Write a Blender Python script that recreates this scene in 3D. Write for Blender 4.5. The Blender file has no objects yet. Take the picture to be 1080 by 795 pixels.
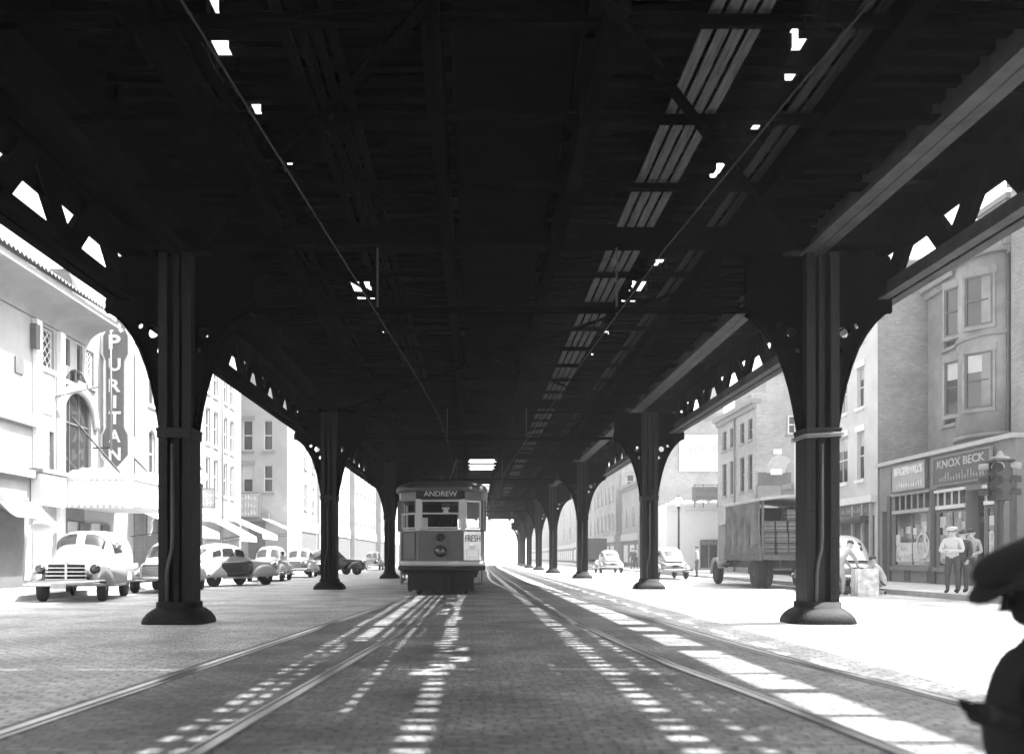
import bpy, bmesh, math, random
from mathutils import Vector, Matrix
random.seed(7)
C = bpy.context.scene.collection
PI = math.pi
S2 = bpy.context.scene
# ------------------------------------------------------------------ photo geometry (1080 px wide frame)
FPX, VX, VY, HC = 950.0, 500.0, 588.0, 1.1
def pz(py, Y): return HC + (VY - py) * Y / FPX
def pxx(px, Y): return (px - VX) * Y / FPX
def yat(px, X): return X * FPX / (px - VX)

# ------------------------------------------------------------------ materials
MATS = {}
def mat(name, g, rough=.7, var=.15, scale=4.0, metal=0.0, bump=0.0, kind=None, spec=.4, bw=.22, bh=.075, g2=None, stain=0.0, stretch=None):
    if name in MATS: return MATS[name]
    m = bpy.data.materials.new(name); m.use_nodes = True
    n = m.node_tree; nd = n.nodes; lk = n.links
    b = nd['Principled BSDF']; b.inputs['Roughness'].default_value = rough; b.inputs['Metallic'].default_value = metal
    b.inputs['Specular IOR Level'].default_value = spec
    tc = nd.new('ShaderNodeTexCoord')
    def rgb(v): v = max(0, min(1, v)); return (v, v, v, 1)
    vec = tc.outputs['Object']
    if stretch:
        mp = nd.new('ShaderNodeMapping'); mp.inputs['Scale'].default_value = stretch; lk.new(vec, mp.inputs['Vector']); nv = mp.outputs['Vector']
    else: nv = vec
    no = nd.new('ShaderNodeTexNoise'); no.inputs['Scale'].default_value = scale; no.inputs['Detail'].default_value = 6
    no.inputs['Roughness'].default_value = .65
    lk.new(nv, no.inputs['Vector'])
    rmp = nd.new('ShaderNodeMapRange'); rmp.inputs['From Min'].default_value = .3; rmp.inputs['From Max'].default_value = .7
    rmp.inputs['To Min'].default_value = 1 - var; rmp.inputs['To Max'].default_value = 1 + var
    lk.new(no.outputs['Fac'], rmp.inputs['Value'])
    fac = rmp.outputs['Result']
    if stain:
        n2 = nd.new('ShaderNodeTexNoise'); n2.inputs['Scale'].default_value = .8 if kind == 'sett' else .35; n2.inputs['Detail'].default_value = 6
        lk.new(vec, n2.inputs['Vector'])
        r2 = nd.new('ShaderNodeMapRange'); r2.inputs['From Min'].default_value = .35; r2.inputs['From Max'].default_value = .65
        r2.inputs['To Min'].default_value = 1 - stain; r2.inputs['To Max'].default_value = 1 + stain * .5
        lk.new(n2.outputs['Fac'], r2.inputs['Value'])
        mu = nd.new('ShaderNodeMath'); mu.operation = 'MULTIPLY'; lk.new(fac, mu.inputs[0]); lk.new(r2.outputs['Result'], mu.inputs[1]); fac = mu.outputs[0]
    hgt = no.outputs['Fac']
    if kind in ('brick', 'sett'):
        sx = nd.new('ShaderNodeSeparateXYZ'); lk.new(vec, sx.inputs[0])
        cb = nd.new('ShaderNodeCombineXYZ')
        if kind == 'brick':
            ad = nd.new('ShaderNodeMath'); ad.operation = 'ADD'; lk.new(sx.outputs[0], ad.inputs[0]); lk.new(sx.outputs[1], ad.inputs[1])
            lk.new(ad.outputs[0], cb.inputs[0]); lk.new(sx.outputs[2], cb.inputs[1])
        else:
            lk.new(sx.outputs[0], cb.inputs[0]); lk.new(sx.outputs[1], cb.inputs[1])
        br = nd.new('ShaderNodeTexBrick')
        if kind == 'sett' and bw < 1:
            nw = nd.new('ShaderNodeTexNoise'); nw.inputs['Scale'].default_value = 2.2; nw.inputs['Detail'].default_value = 3; lk.new(vec, nw.inputs['Vector'])
            va = nd.new('ShaderNodeVectorMath'); va.operation = 'MULTIPLY_ADD'; va.inputs[1].default_value = (.22,.2,0)
            lk.new(nw.outputs['Color'], va.inputs[0]); lk.new(cb.outputs[0], va.inputs[2]); lk.new(va.outputs[0], br.inputs['Vector'])
        else: lk.new(cb.outputs[0], br.inputs['Vector'])
        br.inputs['Scale'].default_value = 1; br.inputs['Brick Width'].default_value = bw; br.inputs['Row Height'].default_value = bh
        br.inputs['Mortar Size'].default_value = .012 if kind == 'sett' else .008
        br.inputs['Mortar Smooth'].default_value = .3
        br.inputs['Color1'].default_value = rgb(g * (.84 if kind == 'sett' else .86)); br.inputs['Color2'].default_value = rgb(g * (1.16 if kind == 'sett' else 1.14))
        br.inputs['Mortar'].default_value = rgb(g2 if g2 is not None else g * .5)
        mx = nd.new('ShaderNodeMix'); mx.data_type = 'RGBA'; mx.blend_type = 'MULTIPLY'; mx.inputs['Factor'].default_value = 1
        lk.new(br.outputs['Color'], mx.inputs['A']); lk.new(fac, mx.inputs['B'])
        lk.new(mx.outputs['Result'], b.inputs['Base Color'])
        ma = nd.new('ShaderNodeMath'); ma.operation = 'MULTIPLY_ADD'; ma.inputs[1].default_value = -1.0
        lk.new(br.outputs['Fac'], ma.inputs[0]); lk.new(no.outputs['Fac'], ma.inputs[2]); hgt = ma.outputs[0]
    else:
        mu2 = nd.new('ShaderNodeMath'); mu2.operation = 'MULTIPLY'; mu2.inputs[1].default_value = g; lk.new(fac, mu2.inputs[0])
        lk.new(mu2.outputs[0], b.inputs['Base Color'])
    if bump:
        bp = nd.new('ShaderNodeBump'); bp.inputs['Strength'].default_value = bump; bp.inputs['Distance'].default_value = .02
        lk.new(hgt, bp.inputs['Height']); lk.new(bp.outputs[0], b.inputs['Normal'])
    MATS[name] = m
    return m
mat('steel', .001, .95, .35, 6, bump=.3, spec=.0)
mat('steel_column', .005, .6, .6, 9, bump=.5, spec=.12, stretch=(3, 3, .4))
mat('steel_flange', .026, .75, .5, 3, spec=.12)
mat('steel_flange_shaded', .002, .9, .5, 3, spec=.0)  # same flange steel for the left side, its shade put into the colour
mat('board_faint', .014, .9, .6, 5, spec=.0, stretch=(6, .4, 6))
mat('board_shaded', .002, .9, .35, 5, spec=.0, stretch=(6, .4, 6))  # left-hand boards: same wood, darkened to paint in the weaker light there
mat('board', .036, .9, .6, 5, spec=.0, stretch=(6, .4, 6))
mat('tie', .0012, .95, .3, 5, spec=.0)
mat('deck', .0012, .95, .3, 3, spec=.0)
mat('setts', .5, .55, .4, 9, kind='sett', bw=.19, bh=.1, g2=.16, bump=.9, stain=.35)
mat('track_setts', .17, .65, .45, 9, kind='sett', bw=.17, bh=.09, g2=.085, bump=1.0, stain=.5)
mat('ground', .25, .9, .2, .5)
mat('concrete', .42, .85, .15, 2.5, kind='sett', bw=1.5, bh=1.5, g2=.25)
mat('kerbstone', .34, .8, .2, 3)
mat('rail', .35, .28, .2, 20, metal=.9)
mat('stucco', .27, .85, .12, 1.2, bump=.15, stain=.12)
mat('stucco2', .24, .85, .12, 1.2, stain=.15)
mat('pale_paint', .46, .85, .1, 1.2, stain=.12)
mat('white', .6, .7, .06, 3)
mat('cream', .34, .75, .1, 3)
mat('brick', .21, .9, .15, 1.5, kind='brick', g2=.34, bump=.2, stain=.2)
mat('brick_dark', .13, .9, .15, 1.5, kind='brick', g2=.2, bump=.2, stain=.2)
mat('brick_pale', .24, .9, .12, 1.5, kind='brick', g2=.28, bump=.15, stain=.15)
mat('brownstone', .22, .9, .18, 2.0, bump=.2, stain=.25)
mat('trim_grey', .18, .8, .12, 3)
mat('trim_dark', .07, .7, .2, 4)
mat('slate', .05, .8, .2, 6)
mat('tile_roof', .13, .8, .25, 8)
mat('glass', .025, .06, .3, 1, spec=.6)
mat('blind', .38, .8, .1, 3)
mat('sash', .45, .7, .1, 4)
mat('sash_dark', .08, .6, .2, 4)
mat('goods', .5, .8, .45, 5)
mat('tyre', .015, .8, .2, 10)
mat('chrome', .4, .22, .05, 3, metal=1.0)
mat('car_white', .26, .3, .05, 2, spec=.6)
mat('car_grey', .13, .3, .08, 2, spec=.6)
mat('car_dark', .03, .22, .1, 2, spec=.6)
mat('tram_roof', .03, .6, .25, 4)
mat('tram_body', .05, .4, .12, 2, spec=.5)
mat('tram_cream', .28, .45, .1, 3)
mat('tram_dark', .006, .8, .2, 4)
mat('canvas', .13, .85, .55, 1.6, bump=.6)
mat('wood_crate', .09, .85, .4, 4, stretch=(1, 1, 6))
mat('sign_dark', .10, .6, .15, 3)
mat('sign_grey', .3, .6, .15, 3)
mat('skin', .4, .6, .05, 6)
mat('cloth_white', .45, .85, .08, 6)
mat('cloth_grey', .28, .9, .15, 8)
mat('cloth_dark', .05, .9, .2, 8)
mat('cloth_black', .008, 1.0, .2, 8)
mat('hair', .03, .7, .2, 20)
mat('globe', .8, .3, .03, 3)
mat('lens', .03, .1, .1, 4, spec=.7)
mat('iron', .02, .6, .2, 6)
mat('wire', .004, .9, .1, 6)

# ------------------------------------------------------------------ mesh builder
class MB:
    def __init__(s): s.bm = bmesh.new(); s.mi = 0
    def f(s, pts):
        vs = [s.bm.verts.new(p) for p in pts]
        fc = s.bm.faces.new(vs); fc.material_index = s.mi; return s
    def hexa(s, p):       # 8 pts: bottom loop 0-3, top loop 4-7
        v = [s.bm.verts.new(q) for q in p]
        for q in ((0,3,2,1),(4,5,6,7),(0,1,5,4),(1,2,6,5),(2,3,7,6),(3,0,4,7)):
            fc = s.bm.faces.new([v[i] for i in q]); fc.material_index = s.mi
        return s
    def box(s, x0, x1, y0, y1, z0, z1):
        return s.hexa([(x0,y0,z0),(x1,y0,z0),(x1,y1,z0),(x0,y1,z0),(x0,y0,z1),(x1,y0,z1),(x1,y1,z1),(x0,y1,z1)])
    def beam(s, x0, x1, z0, z1, ya, yb):   # along Y, follows the bend of the line
        a, b = bend(ya), bend(yb)
        return s.hexa([(x0+a,ya,z0),(x1+a,ya,z0),(x1+b,yb,z0),(x0+b,yb,z0),(x0+a,ya,z1),(x1+a,ya,z1),(x1+b,yb,z1),(x0+b,yb,z1)])
    def pbox(s, pl, u0, u1, z0, z1, d0, d1):
        P = pl.P
        return s.hexa([P(u0,z0,d0),P(u1,z0,d0),P(u1,z0,d1),P(u0,z0,d1),P(u0,z1,d0),P(u1,z1,d0),P(u1,z1,d1),P(u0,z1,d1)])
    def bar(s, p, q, w, t, up=(0,0,1)):     # rectangular bar between two points
        p = Vector(p); q = Vector(q); d = (q-p).normalized(); up = Vector(up)
        a = d.cross(up)
        if a.length < 1e-4: a = d.cross(Vector((1,0,0)))
        a.normalize(); b = a.cross(d); a *= w/2; b *= t/2
        return s.hexa([p-a-b,p+a-b,p+a+b,p-a+b,q-a-b,q+a-b,q+a+b,q-a+b])
    def tube(s, pts, r, n=8, cap=True):
        pts = [Vector(p) for p in pts]; rs = r if isinstance(r, (list, tuple)) else [r]*len(pts)
        rings = []; ref = None
        for i, p in enumerate(pts):
            d = (pts[min(i+1,len(pts)-1)] - pts[max(i-1,0)]).normalized()
            if ref is None: ref = d.orthogonal().normalized()
            ref = (ref - d*ref.dot(d)).normalized(); o = d.cross(ref)
            rings.append([s.bm.verts.new(p + (ref*math.cos(2*PI*k/n) + o*math.sin(2*PI*k/n))*rs[i]) for k in range(n)])
        return s._skin(rings, cap)
    def _skin(s, rings, cap=True, closed=True):
        n = len(rings[0])
        for a, b in zip(rings, rings[1:]):
            for k in range(n if closed else n-1):
                fc = s.bm.faces.new((a[k], a[(k+1)%n], b[(k+1)%n], b[k])); fc.material_index = s.mi; fc.smooth = True
        if cap:
            for r_, in ((rings[0],),(rings[-1],)):
                fc = s.bm.faces.new(r_); fc.material_index = s.mi
        return s
    def rings(s, loops, cap=True, closed=True):
        return s._skin([[s.bm.verts.new(p) for p in l] for l in loops], cap, closed)
    def lathe(s, prof, n=20, c=(0,0,0), axis='z'):
        loops = []
        for r, h in prof:
            l = []
            for k in range(n):
                a = 2*PI*k/n; x, y = r*math.cos(a), r*math.sin(a)
                p = (x,y,h) if axis == 'z' else ((h,x,y) if axis == 'x' else (x,h,y))
                l.append((p[0]+c[0], p[1]+c[1], p[2]+c[2]))
            loops.append(l)
        return s.rings(loops)
    def ell(s, c, r, n=14, m=8, z0=-1.0):
        loops = []
        for j in range(m+1):
            t = math.asin(z0) + (PI/2-.02 - math.asin(z0))*j/m if z0 > -1 else -PI/2+.02 + (PI-.04)*j/m
            loops.append([(c[0]+r[0]*math.cos(t)*math.cos(2*PI*k/n), c[1]+r[1]*math.cos(t)*math.sin(2*PI*k/n), c[2]+r[2]*math.sin(t)) for k in range(n)])
        return s.rings(loops)
    def prism(s, poly, fn, a, b):          # poly in 2D, fn(u,v,w)->3D, w from a to b
        A = [s.bm.verts.new(fn(u,v,a)) for u, v in poly]; B = [s.bm.verts.new(fn(u,v,b)) for u, v in poly]
        n = len(poly); s.bm.faces.new(A).material_index = s.mi; s.bm.faces.new(B[::-1]).material_index = s.mi
        for k in range(n):
            s.bm.faces.new((A[k],A[(k+1)%n],B[(k+1)%n],B[k])).material_index = s.mi
        return s
    def build(s, name, m, parent=None, smooth=False, bevel=0, loc=None):
        bmesh.ops.recalc_face_normals(s.bm, faces=s.bm.faces)
        me = bpy.data.meshes.new(name)
        if smooth:
            for fc in s.bm.faces: fc.smooth = True
        s.bm.to_mesh(me); s.bm.free()
        for mm in (m if isinstance(m, (list, tuple)) else [m]): me.materials.append(MATS[mm])
        return link(name, me, parent, bevel, loc)
def link(name, me, parent=None, bevel=0, loc=None):
    o = bpy.data.objects.new(name, me); C.objects.link(o)
    if parent: o.parent = parent
    if loc: o.location = loc
    if bevel:
        b = o.modifiers.new('Bevel', 'BEVEL'); b.width = bevel; b.segments = 2; b.limit_method = 'ANGLE'
    return o
def tag(o, label, cat, group=None, kind=None):
    if label: o['label'] = label; o['category'] = cat
    if group: o['group'] = group
    if kind: o['kind'] = kind
    return o
def thing(name, label, cat, loc=(0,0,0), rz=0, group=None):
    o = bpy.data.objects.new(name, None); C.objects.link(o); o.location = loc; o.rotation_euler = (0,0,rz)
    return tag(o, label, cat, group)
def struct(o): o['kind'] = 'structure'; return o
def dup(root, loc, rz, label, group=None):
    r = root.copy(); C.objects.link(r); r.location = loc; r.rotation_euler = (0,0,rz); r['label'] = label
    if group: r['group'] = group
    def rec(o, p):
        for ch in list(o.children):
            c = ch.copy(); C.objects.link(c); c.parent = p; rec(ch, c)
    rec(root, r)
    return r
class Pl:
    def __init__(s, o, u, n): s.o = Vector(o); s.u = Vector(u).normalized(); s.n = Vector(n).normalized()
    def P(s, u, z, d=0): return s.o + s.u*u + s.n*d + Vector((0,0,z))
def curve_mesh(splines, depth):            # closed 2D outlines with holes -> solid
    cu = bpy.data.curves.new('c', 'CURVE'); cu.dimensions = '2D'; cu.fill_mode = 'BOTH'; cu.extrude = depth/2
    for pts in splines:
        sp = cu.splines.new('POLY'); sp.points.add(len(pts)-1); sp.use_cyclic_u = True
        for i, p in enumerate(pts): sp.points[i].co = (p[0], p[1], 0, 1)
    o = bpy.data.objects.new('c', cu); C.objects.link(o)
    dg = bpy.context.evaluated_depsgraph_get(); me = bpy.data.meshes.new_from_object(o.evaluated_get(dg))
    bpy.data.objects.remove(o); return me
def text(s, pl, u, z, d, w, h, m, parent, name='lettering', bold=.02, depth=.02):
    cu = bpy.data.curves.new('t', 'FONT'); cu.body = s; cu.size = 1; cu.extrude = .02; cu.offset = bold; cu.align_x = 'CENTER'; cu.resolution_u = 3
    o = bpy.data.objects.new('t', cu); C.objects.link(o)
    dg = bpy.context.evaluated_depsgraph_get(); dg.update(); me = bpy.data.meshes.new_from_object(o.evaluated_get(dg))
    bpy.data.objects.remove(o)
    xs = [v.co.x for v in me.vertices]; ys = [v.co.y for v in me.vertices]
    sx = w/max(1e-3, max(xs)-min(xs)); sy = h/max(1e-3, max(ys)-min(ys)); cx = (max(xs)+min(xs))/2; y0 = min(ys)
    right = Vector((0,0,1)).cross(pl.n)     # reading direction seen from outside
    for v in me.vertices:
        p = pl.P(u, z, d) + right*((v.co.x-cx)*sx) + Vector((0,0,(v.co.y-y0)*sy)) + pl.n*(v.co.z/.02*depth/2)
        v.co = p
    me.materials.clear(); me.materials.append(MATS[m])
    return link(name, me, parent)

# ------------------------------------------------------------------ setting: ground, road, kerbs, sky, haze
def bend(y):
    t = max(0, y-70)
    return .00022*t*t if t < 64 else .00022*64*64 + .02816*(t-64)
m = MB(); m.f([(-350,-60,-.02),(350,-60,-.02),(350,700,-.02),(-350,700,-.02)]); struct(m.build('ground', 'ground'))
KL, KR = -11.4, 12.6
m = MB()
ys = [-60,-30,0,30,60,70,85,100,120,140,170,200,300,500,700]
for a, b in zip(ys, ys[1:]): m.f([(KL+bend(a),a,0),(KR+bend(a),a,0),(KR+bend(b),b,0),(KL+bend(b),b,0)])
struct(m.build('road', 'setts'))
for nm, xa, xb in (('sidewalk_left', -15.0, KL), ('sidewalk_right', KR, 19.5)):
    m = MB(); k = MB()
    for a, b in zip(ys, ys[1:]):
        for mm, p, q, zt in ((m, xa if xb == KL else xa+.15, xb-.15 if xb == KL else xb, .145), (k, xb-.15 if xb == KL else xa, xb if xb == KL else xa+.15, .15)):
            mm.beam(p, q, -.05, zt, a, b)
    struct(m.build(nm, 'concrete')); struct(k.build('kerb_left' if xb == KL else 'kerb_right', 'kerbstone'))
# track centre lines (x,y)
def spl(pts, y):
    if y <= pts[0][1]:
        (x0,y0),(x1,y1) = pts[0],pts[1]; return x0 + (x1-x0)*(y-y0)/(y1-y0)
    for i in range(len(pts)-1):
        (x0,y0),(x1,y1) = pts[i],pts[i+1]
        if y <= y1:
            xm, ym = pts[max(i-1,0)]; xp, yp = pts[min(i+2,len(pts)-1)]
            t = (y-y0)/(y1-y0); m0 = (x1-xm)/(y1-ym)*(y1-y0); m1 = (xp-x0)/(yp-y0)*(y1-y0)
            return (2*t**3-3*t*t+1)*x0 + (t**3-2*t*t+t)*m0 + (-2*t**3+3*t*t)*x1 + (t**3-t*t)*m1
    return pts[-1][0] + bend(y) - bend(pts[-1][1])
TL = [(-2.62,-2),(-2.23,5.6),(-1.72,14),(-1.02,26.5),(-.95,45),(-.9,70)]
TR = [(3.6,-2),(2.95,6.9),(2.68,9.5),(2.36,17),(1.9,30),(1.5,43.5),(1.75,70)]
yy = [-6+.8*i for i in range(60)] + [42+3*i for i in range(60)]
for pts, lab in ((TL, 'streetcar track with polished rails beneath the trolley car'), (TR, 'empty streetcar track curving away beside the trolley car')):
    t = thing('streetcar_track', lab, 'rail track', (0,0,0), 0, 'streetcar tracks in the roadway')
    for sd in (-1, 1):
        for nm, w0, w1, zt, mm in (('rail', -.035, .035, .016, 'rail'), ('guard_lip', .065 if sd < 0 else -.095, .095 if sd < 0 else -.065, .012, 'rail')):
            m = MB(); loops = []
            for y in yy:
                x = spl(pts, y) + sd*.7175
                loops.append([(x+w0,y,-.01),(x+w1,y,-.01),(x+w1,y,zt),(x+w0,y,zt)])
            m.rings(loops)
            o = m.build(nm, mm, t)
            for p in o.data.polygons: p.use_smooth = False
m = MB()
for a, b in zip(yy, yy[1:]):
    x0, x1 = spl(TL,a)-.85, spl(TR,a)+.85; q0, q1 = spl(TL,b)-.85, spl(TR,b)+.85
    m.f([(x0,a,.004),(x1,a,.004),(q1,b,.004),(q0,b,.004)])
struct(m.build('track_paving_road', 'track_setts'))

# ------------------------------------------------------------------ elevated railway
SP, Y1 = 16.4, 15.3
YK = lambda k: Y1 + SP*k
KMIN, KMAX = -3, 7
GL, GR = -6.0, 7.05        # outer lattice girders
CLX = {0:-5.0, 1:-5.08, 2:-4.5}; CRX = {0:5.83, 1:6.15, 2:5.78, 3:5.66, 4:5.78}
el = thing('elevated_railway', 'dark steel elevated railway deck carried over the street on columns', 'elevated railway')
CURV = [(.29,3.24),(.32,3.45),(.36,3.68),(.43,4.0),(.52,4.31),(.63,4.6),(.76,4.83),(.9,5.02),(1.04,5.15),(1.19,5.25)]
def circ(cx, cy, r, n=14): return [(cx+r*math.cos(2*PI*k/n), cy+r*math.sin(2*PI*k/n)) for k in range(n)]
def make_column():
    t = thing('steel_column', 'x', 'steel column', (0,0,0), 0, 'columns carrying the elevated railway')
    m = MB(); loops = []
    for z, h in ((0,.54),(.03,.545),(.1,.52),(.17,.47),(.23,.40),(.26,.35),(.262,.34),(.36,.335),(.362,.3)):
        l = []
        for k in range(24):
            a = 2*PI*k/24; ca, sa = math.cos(a), math.sin(a)
            l.append((h*math.copysign(abs(ca)**.45, ca), h*math.copysign(abs(sa)**.45, sa), z))
        loops.append(l)
    m.rings(loops); m.build('base', 'steel_column', t)
    m = MB()
    m.box(-.275,-.235,-.26,.26,.3,6.2).box(.235,.275,-.26,.26,.3,6.2)           # flange plates
    m.box(-.235,.235,-.06,.06,.3,6.2)                                           # web
    for sx in (-1,1):
        for sy in (-1,1):
            m.box(*sorted((sx*.235,sx*.13)), *sorted((sy*.26,sy*.235)), .3, 6.2)  # angles
    for sy in (-1,1):
        m.box(-.05,.05,*sorted((sy*.06,sy*.2)), .3, 6.2)                        # centre rib
        for sx in (-1,1):
            for i in range(24):                                                 # rivets
                z = .5 + i*.115
                m.ell((sx*.185, sy*.262, z), (.018,.012,.018), 6, 3)
    m.build('shaft', 'steel_column', t)
    m = MB()
    for z0, z1, w in ((3.1,3.24,.292),(3.22,3.27,.305)):
        m.box(-w,w,-.30,.30,z0,z1)
    m.build('collar', 'steel_column', t, bevel=.01)
    for sd in (-1, 1):
        out = [(sd*x, z) for x, z in CURV] + [(sd*1.25,5.25),(sd*1.25,5.45),(sd*1.22,5.5),(sd*1.22,6.2),(sd*.27,6.2),(sd*.27,3.24)]
        me = curve_mesh([out, circ(sd*.44,4.92,.1), circ(sd*.34,4.62,.058,10), circ(sd*.66,5.03,.055,10)], .1)
        for v in me.vertices: v.co = (v.co.x, v.co.z, v.co.y)
        me.materials.clear(); me.materials.append(MATS['steel'])
        br = link('bracket', me, t)
        m = MB()                                                                # curved flange plate along the bracket edge
        loops = [[(sd*x,-.2,z),(sd*x,.2,z),(sd*(x-.02),.2,z+.015),(sd*(x-.02),-.2,z+.015)] for x, z in CURV]
        m.rings(loops); m.build('flange', 'steel', br)
    m = MB(); m.tube([(-.12,-.29,.34),(-.12,-.29,.85),(-.1,-.285,1.0),(-.04,-.28,1.25),(-.03,-.28,1.5),(-.03,-.28,3.0)], .03, 8)
    m.build('conduit', 'iron', t, smooth=True)
    return t
ORD = ['first','second','third','fourth','fifth','sixth','seventh','eighth','ninth','tenth','eleventh','twelfth','thirteenth','fourteenth','fifteenth','sixteenth']
colp = None
for side in (-1, 1):
    for k in range(0, KMAX+1):
        y = YK(k); x = (CLX.get(k, -4.75) if side < 0 else CRX.get(k, 5.78)) + bend(y)
        if side < 0:
            lab = {0:'thick riveted steel column in front of the white theatre and parked cars', 1:'steel column between the parked light cars and the trolley car', 2:'steel column just behind the trolley car beside its door'}.get(k) or f'{ORD[k]} steel column of the far row on the theatre side, hidden by the trolley'
        else:
            lab = {0:'thick riveted steel column with a wire band, in front of the loaded truck', 1:'steel column standing before the light car seen from behind', 2:'steel column beside the dark far truck, third along the shop side'}.get(k) or f'{ORD[k]} steel column along the shop side, counted from the camera'
        if colp is None: colp = make_column(); colp.location = (x,y,0); colp['label'] = lab
        else: dup(colp, (x,y,0), 0, lab)
for o in C.objects:
    if o.name.startswith('steel_column'): o['kind'] = 'thing'
c0 = [o for o in C.objects if o.name.startswith('steel_column') and abs(o.location.y-Y1) < .1 and o.location.x > 0][0]
m = MB()
for dz in (0,.03,.05): m.tube([(.33*a, -.32*b, 3.12+dz+.02*a) for a, b in ((-1,1),(1,1),(1,-1),(-1,-1),(-1,1))], .008, 6)
m.build('wire_band', 'trim_grey', c0)

SLITS = [(2.3,2.7),(2.76,3.16),(2.22,2.32),(2.84,3.1),(2.04,2.14),(3.47,3.66),(4.6,4.69),(5.12,5.34),(5.58,5.67)]
OPEN = [(9.35,9.8,3.32,3.5),(9.85,10.3,3.5,3.72),(10.5,10.95,3.66,3.86),(11.6,12.2,3.62,3.84),(13.0,13.6,3.5,3.7),(17.0,17.7,3.45,3.7),
        (18.4,20.4,3.1,3.62),(22.2,23.2,3.25,3.45),(25.0,25.8,3.2,3.4),
        (9.3,9.6,-2.75,-2.62),(9.8,10.4,-2.95,-2.7),(11.3,11.8,-2.85,-2.68),(12.9,13.3,-2.75,-2.62),(18.4,20.2,-2.6,-2.15),(22.3,23.4,-2.35,-2.15),(29,30.5,-2.3,-2.15),
        (52,59.5,-.6,1.5)] + [(YK(k)+1.5, YK(k+1)-1.5, -.3, 2.3) for k in range(3, KMAX)]
TIE = .34
def sub(iv, cuts):
    out = [iv]
    for a, b in cuts:
        nx = []
        for p, q in out:
            if b <= p or a >= q: nx.append((p,q)); continue
            if a-p > .01: nx.append((p,a))
            if q-b > .01: nx.append((b,q))
        out = nx
    return out
for k in range(KMIN, KMAX):
    ya, yb = YK(k)+.0, YK(k+1)
    near = k <= 2
    # outer lattice girders
    side_near = k <= 0
    for gx in (GL, GR):
        m = MB(); m.beam(gx-.21, gx-.03, 5.47, 5.5, ya, yb); m.beam(gx+.03, gx+.21, 5.47, 5.5, ya, yb)
        m.beam(gx-.06, gx-.03, 5.5, 5.78, ya, yb); m.beam(gx+.03, gx+.06, 5.5, 5.78, ya, yb)
        if near or k < 5:
            g = m.build('lattice_girder', 'steel_flange' if gx > 0 else 'steel_flange_shaded', el); tgt = None
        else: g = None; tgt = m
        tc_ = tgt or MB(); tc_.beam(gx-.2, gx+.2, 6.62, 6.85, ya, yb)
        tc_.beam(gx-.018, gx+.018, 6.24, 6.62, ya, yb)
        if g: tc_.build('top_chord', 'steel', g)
        npn = 8; dy = (yb-ya)/npn
        for i in range(npn):
            y0 = ya + i*dy; ym = y0 + dy/2
            for (p, q) in (((y0, 5.62),(ym, 6.72)), ((ym, 6.72),(y0+dy, 5.62))):
                mm = tgt or MB()
                mm.bar((gx+bend(p[0]),p[0],p[1]), (gx+bend(q[0]),q[0],q[1]), (.36 if side_near else .26), .12, (1,0,0))
                if g: mm.build('diagonal', 'steel', g)
            mm = tgt or MB(); b0 = bend(ym)
            fn = lambda u, v, w: (gx+w+b0, u, v)
            mm.prism([(ym-.62,6.5),(ym+.62,6.5),(ym+.36,6.12),(ym-.36,6.12)], fn, -.025, .025)
            if g: mm.build('gusset', 'steel', g)
            mm = tgt or MB()
            mm.prism([(y0-.42,5.7),(y0+.42,5.7),(y0+.22,5.98),(y0-.22,5.98)], fn, -.03, .03)
            if g: mm.build('gusset', 'steel', g)
        if tgt: tgt.build('lattice_girder', 'steel', el)
    m = MB(); m.beam(7.12, 7.18, 6.86, 7.45, ya, yb)
    for i in range(8): m.beam(7.0, 7.118, 6.86, 7.4, ya+i*2.05, ya+i*2.05+.12)
    m.build('railing', 'deck', el)
    m = MB(); m.beam(-6.05, -5.02, 6.87, 6.9, ya, yb); m.build('gap_cover', 'deck', el)  # solid strip added over the left gap to stop sun streaks
    # girders over the columns
    for gx in (-5.0, 5.8):
        m = MB(); m.beam(gx-.2, gx-.02, 6.3, 6.32, ya, yb); m.beam(gx+.02, gx+.2, 6.3, 6.32, ya, yb)
        m.beam(gx-.02, gx+.02, 6.31, 6.86, ya, yb); m.beam(gx-.14, gx-.03, 6.33, 6.45, ya, yb)
        m.build('plate_girder', 'steel_flange' if gx > 0 else 'steel_flange_shaded', el)
    for gx in (1.4, 4.3, -.45, -3.35):
        m = MB(); m.beam(gx-.1, gx+.1, 6.36, 6.69, ya, yb); m.build('track_stringer', 'steel', el)
    # cross truss at the columns: top chord, thin bottom chord
    m = MB(); b0 = bend(ya); m.box(-6.0+b0, 7.05+b0, ya-.14, ya+.14, 6.36, 6.66)
    m.box(-4.0+b0, 4.85+b0, ya-.05, ya+.05, 5.25, 5.34); m.build('cross_girder', 'steel', el)
    # secondary floor beams
    n = 7 if k < 2 else 3
    for i in range(1, n+1):
        y = ya + i*SP/(n+1); b0 = bend(y)
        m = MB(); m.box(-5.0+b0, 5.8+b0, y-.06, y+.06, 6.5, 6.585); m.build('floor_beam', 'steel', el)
    # pale boards seen from below
    for side in (1, -1):
        for i, x in enumerate((2.45,2.62,2.78,2.95,3.95,4.13)):
            xx = x if side > 0 else .95 - x
            w = .12
            m = MB(); m.beam(xx-w/2, xx+w/2, 6.64, 6.665, ya+.2, yb-.2); m.build('footboard', ('board' if i < 4 else 'board_faint') if side > 0 else 'board_shaded', el)
    # deck boards over the ties, with gaps
    base = [(-5.0, 5.78)]
    op = [o for o in OPEN if o[1] > ya and o[0] < yb]
    cutsy = sorted({ya, yb, *[max(ya, o[0]) for o in op], *[min(yb, o[1]) for o in op], *( [13.0] if ya < 13.0 < yb else [])})
    m = MB()
    cutsy = sorted(set(cutsy) | {ya+SP*i/6 for i in range(1,6)})
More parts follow.
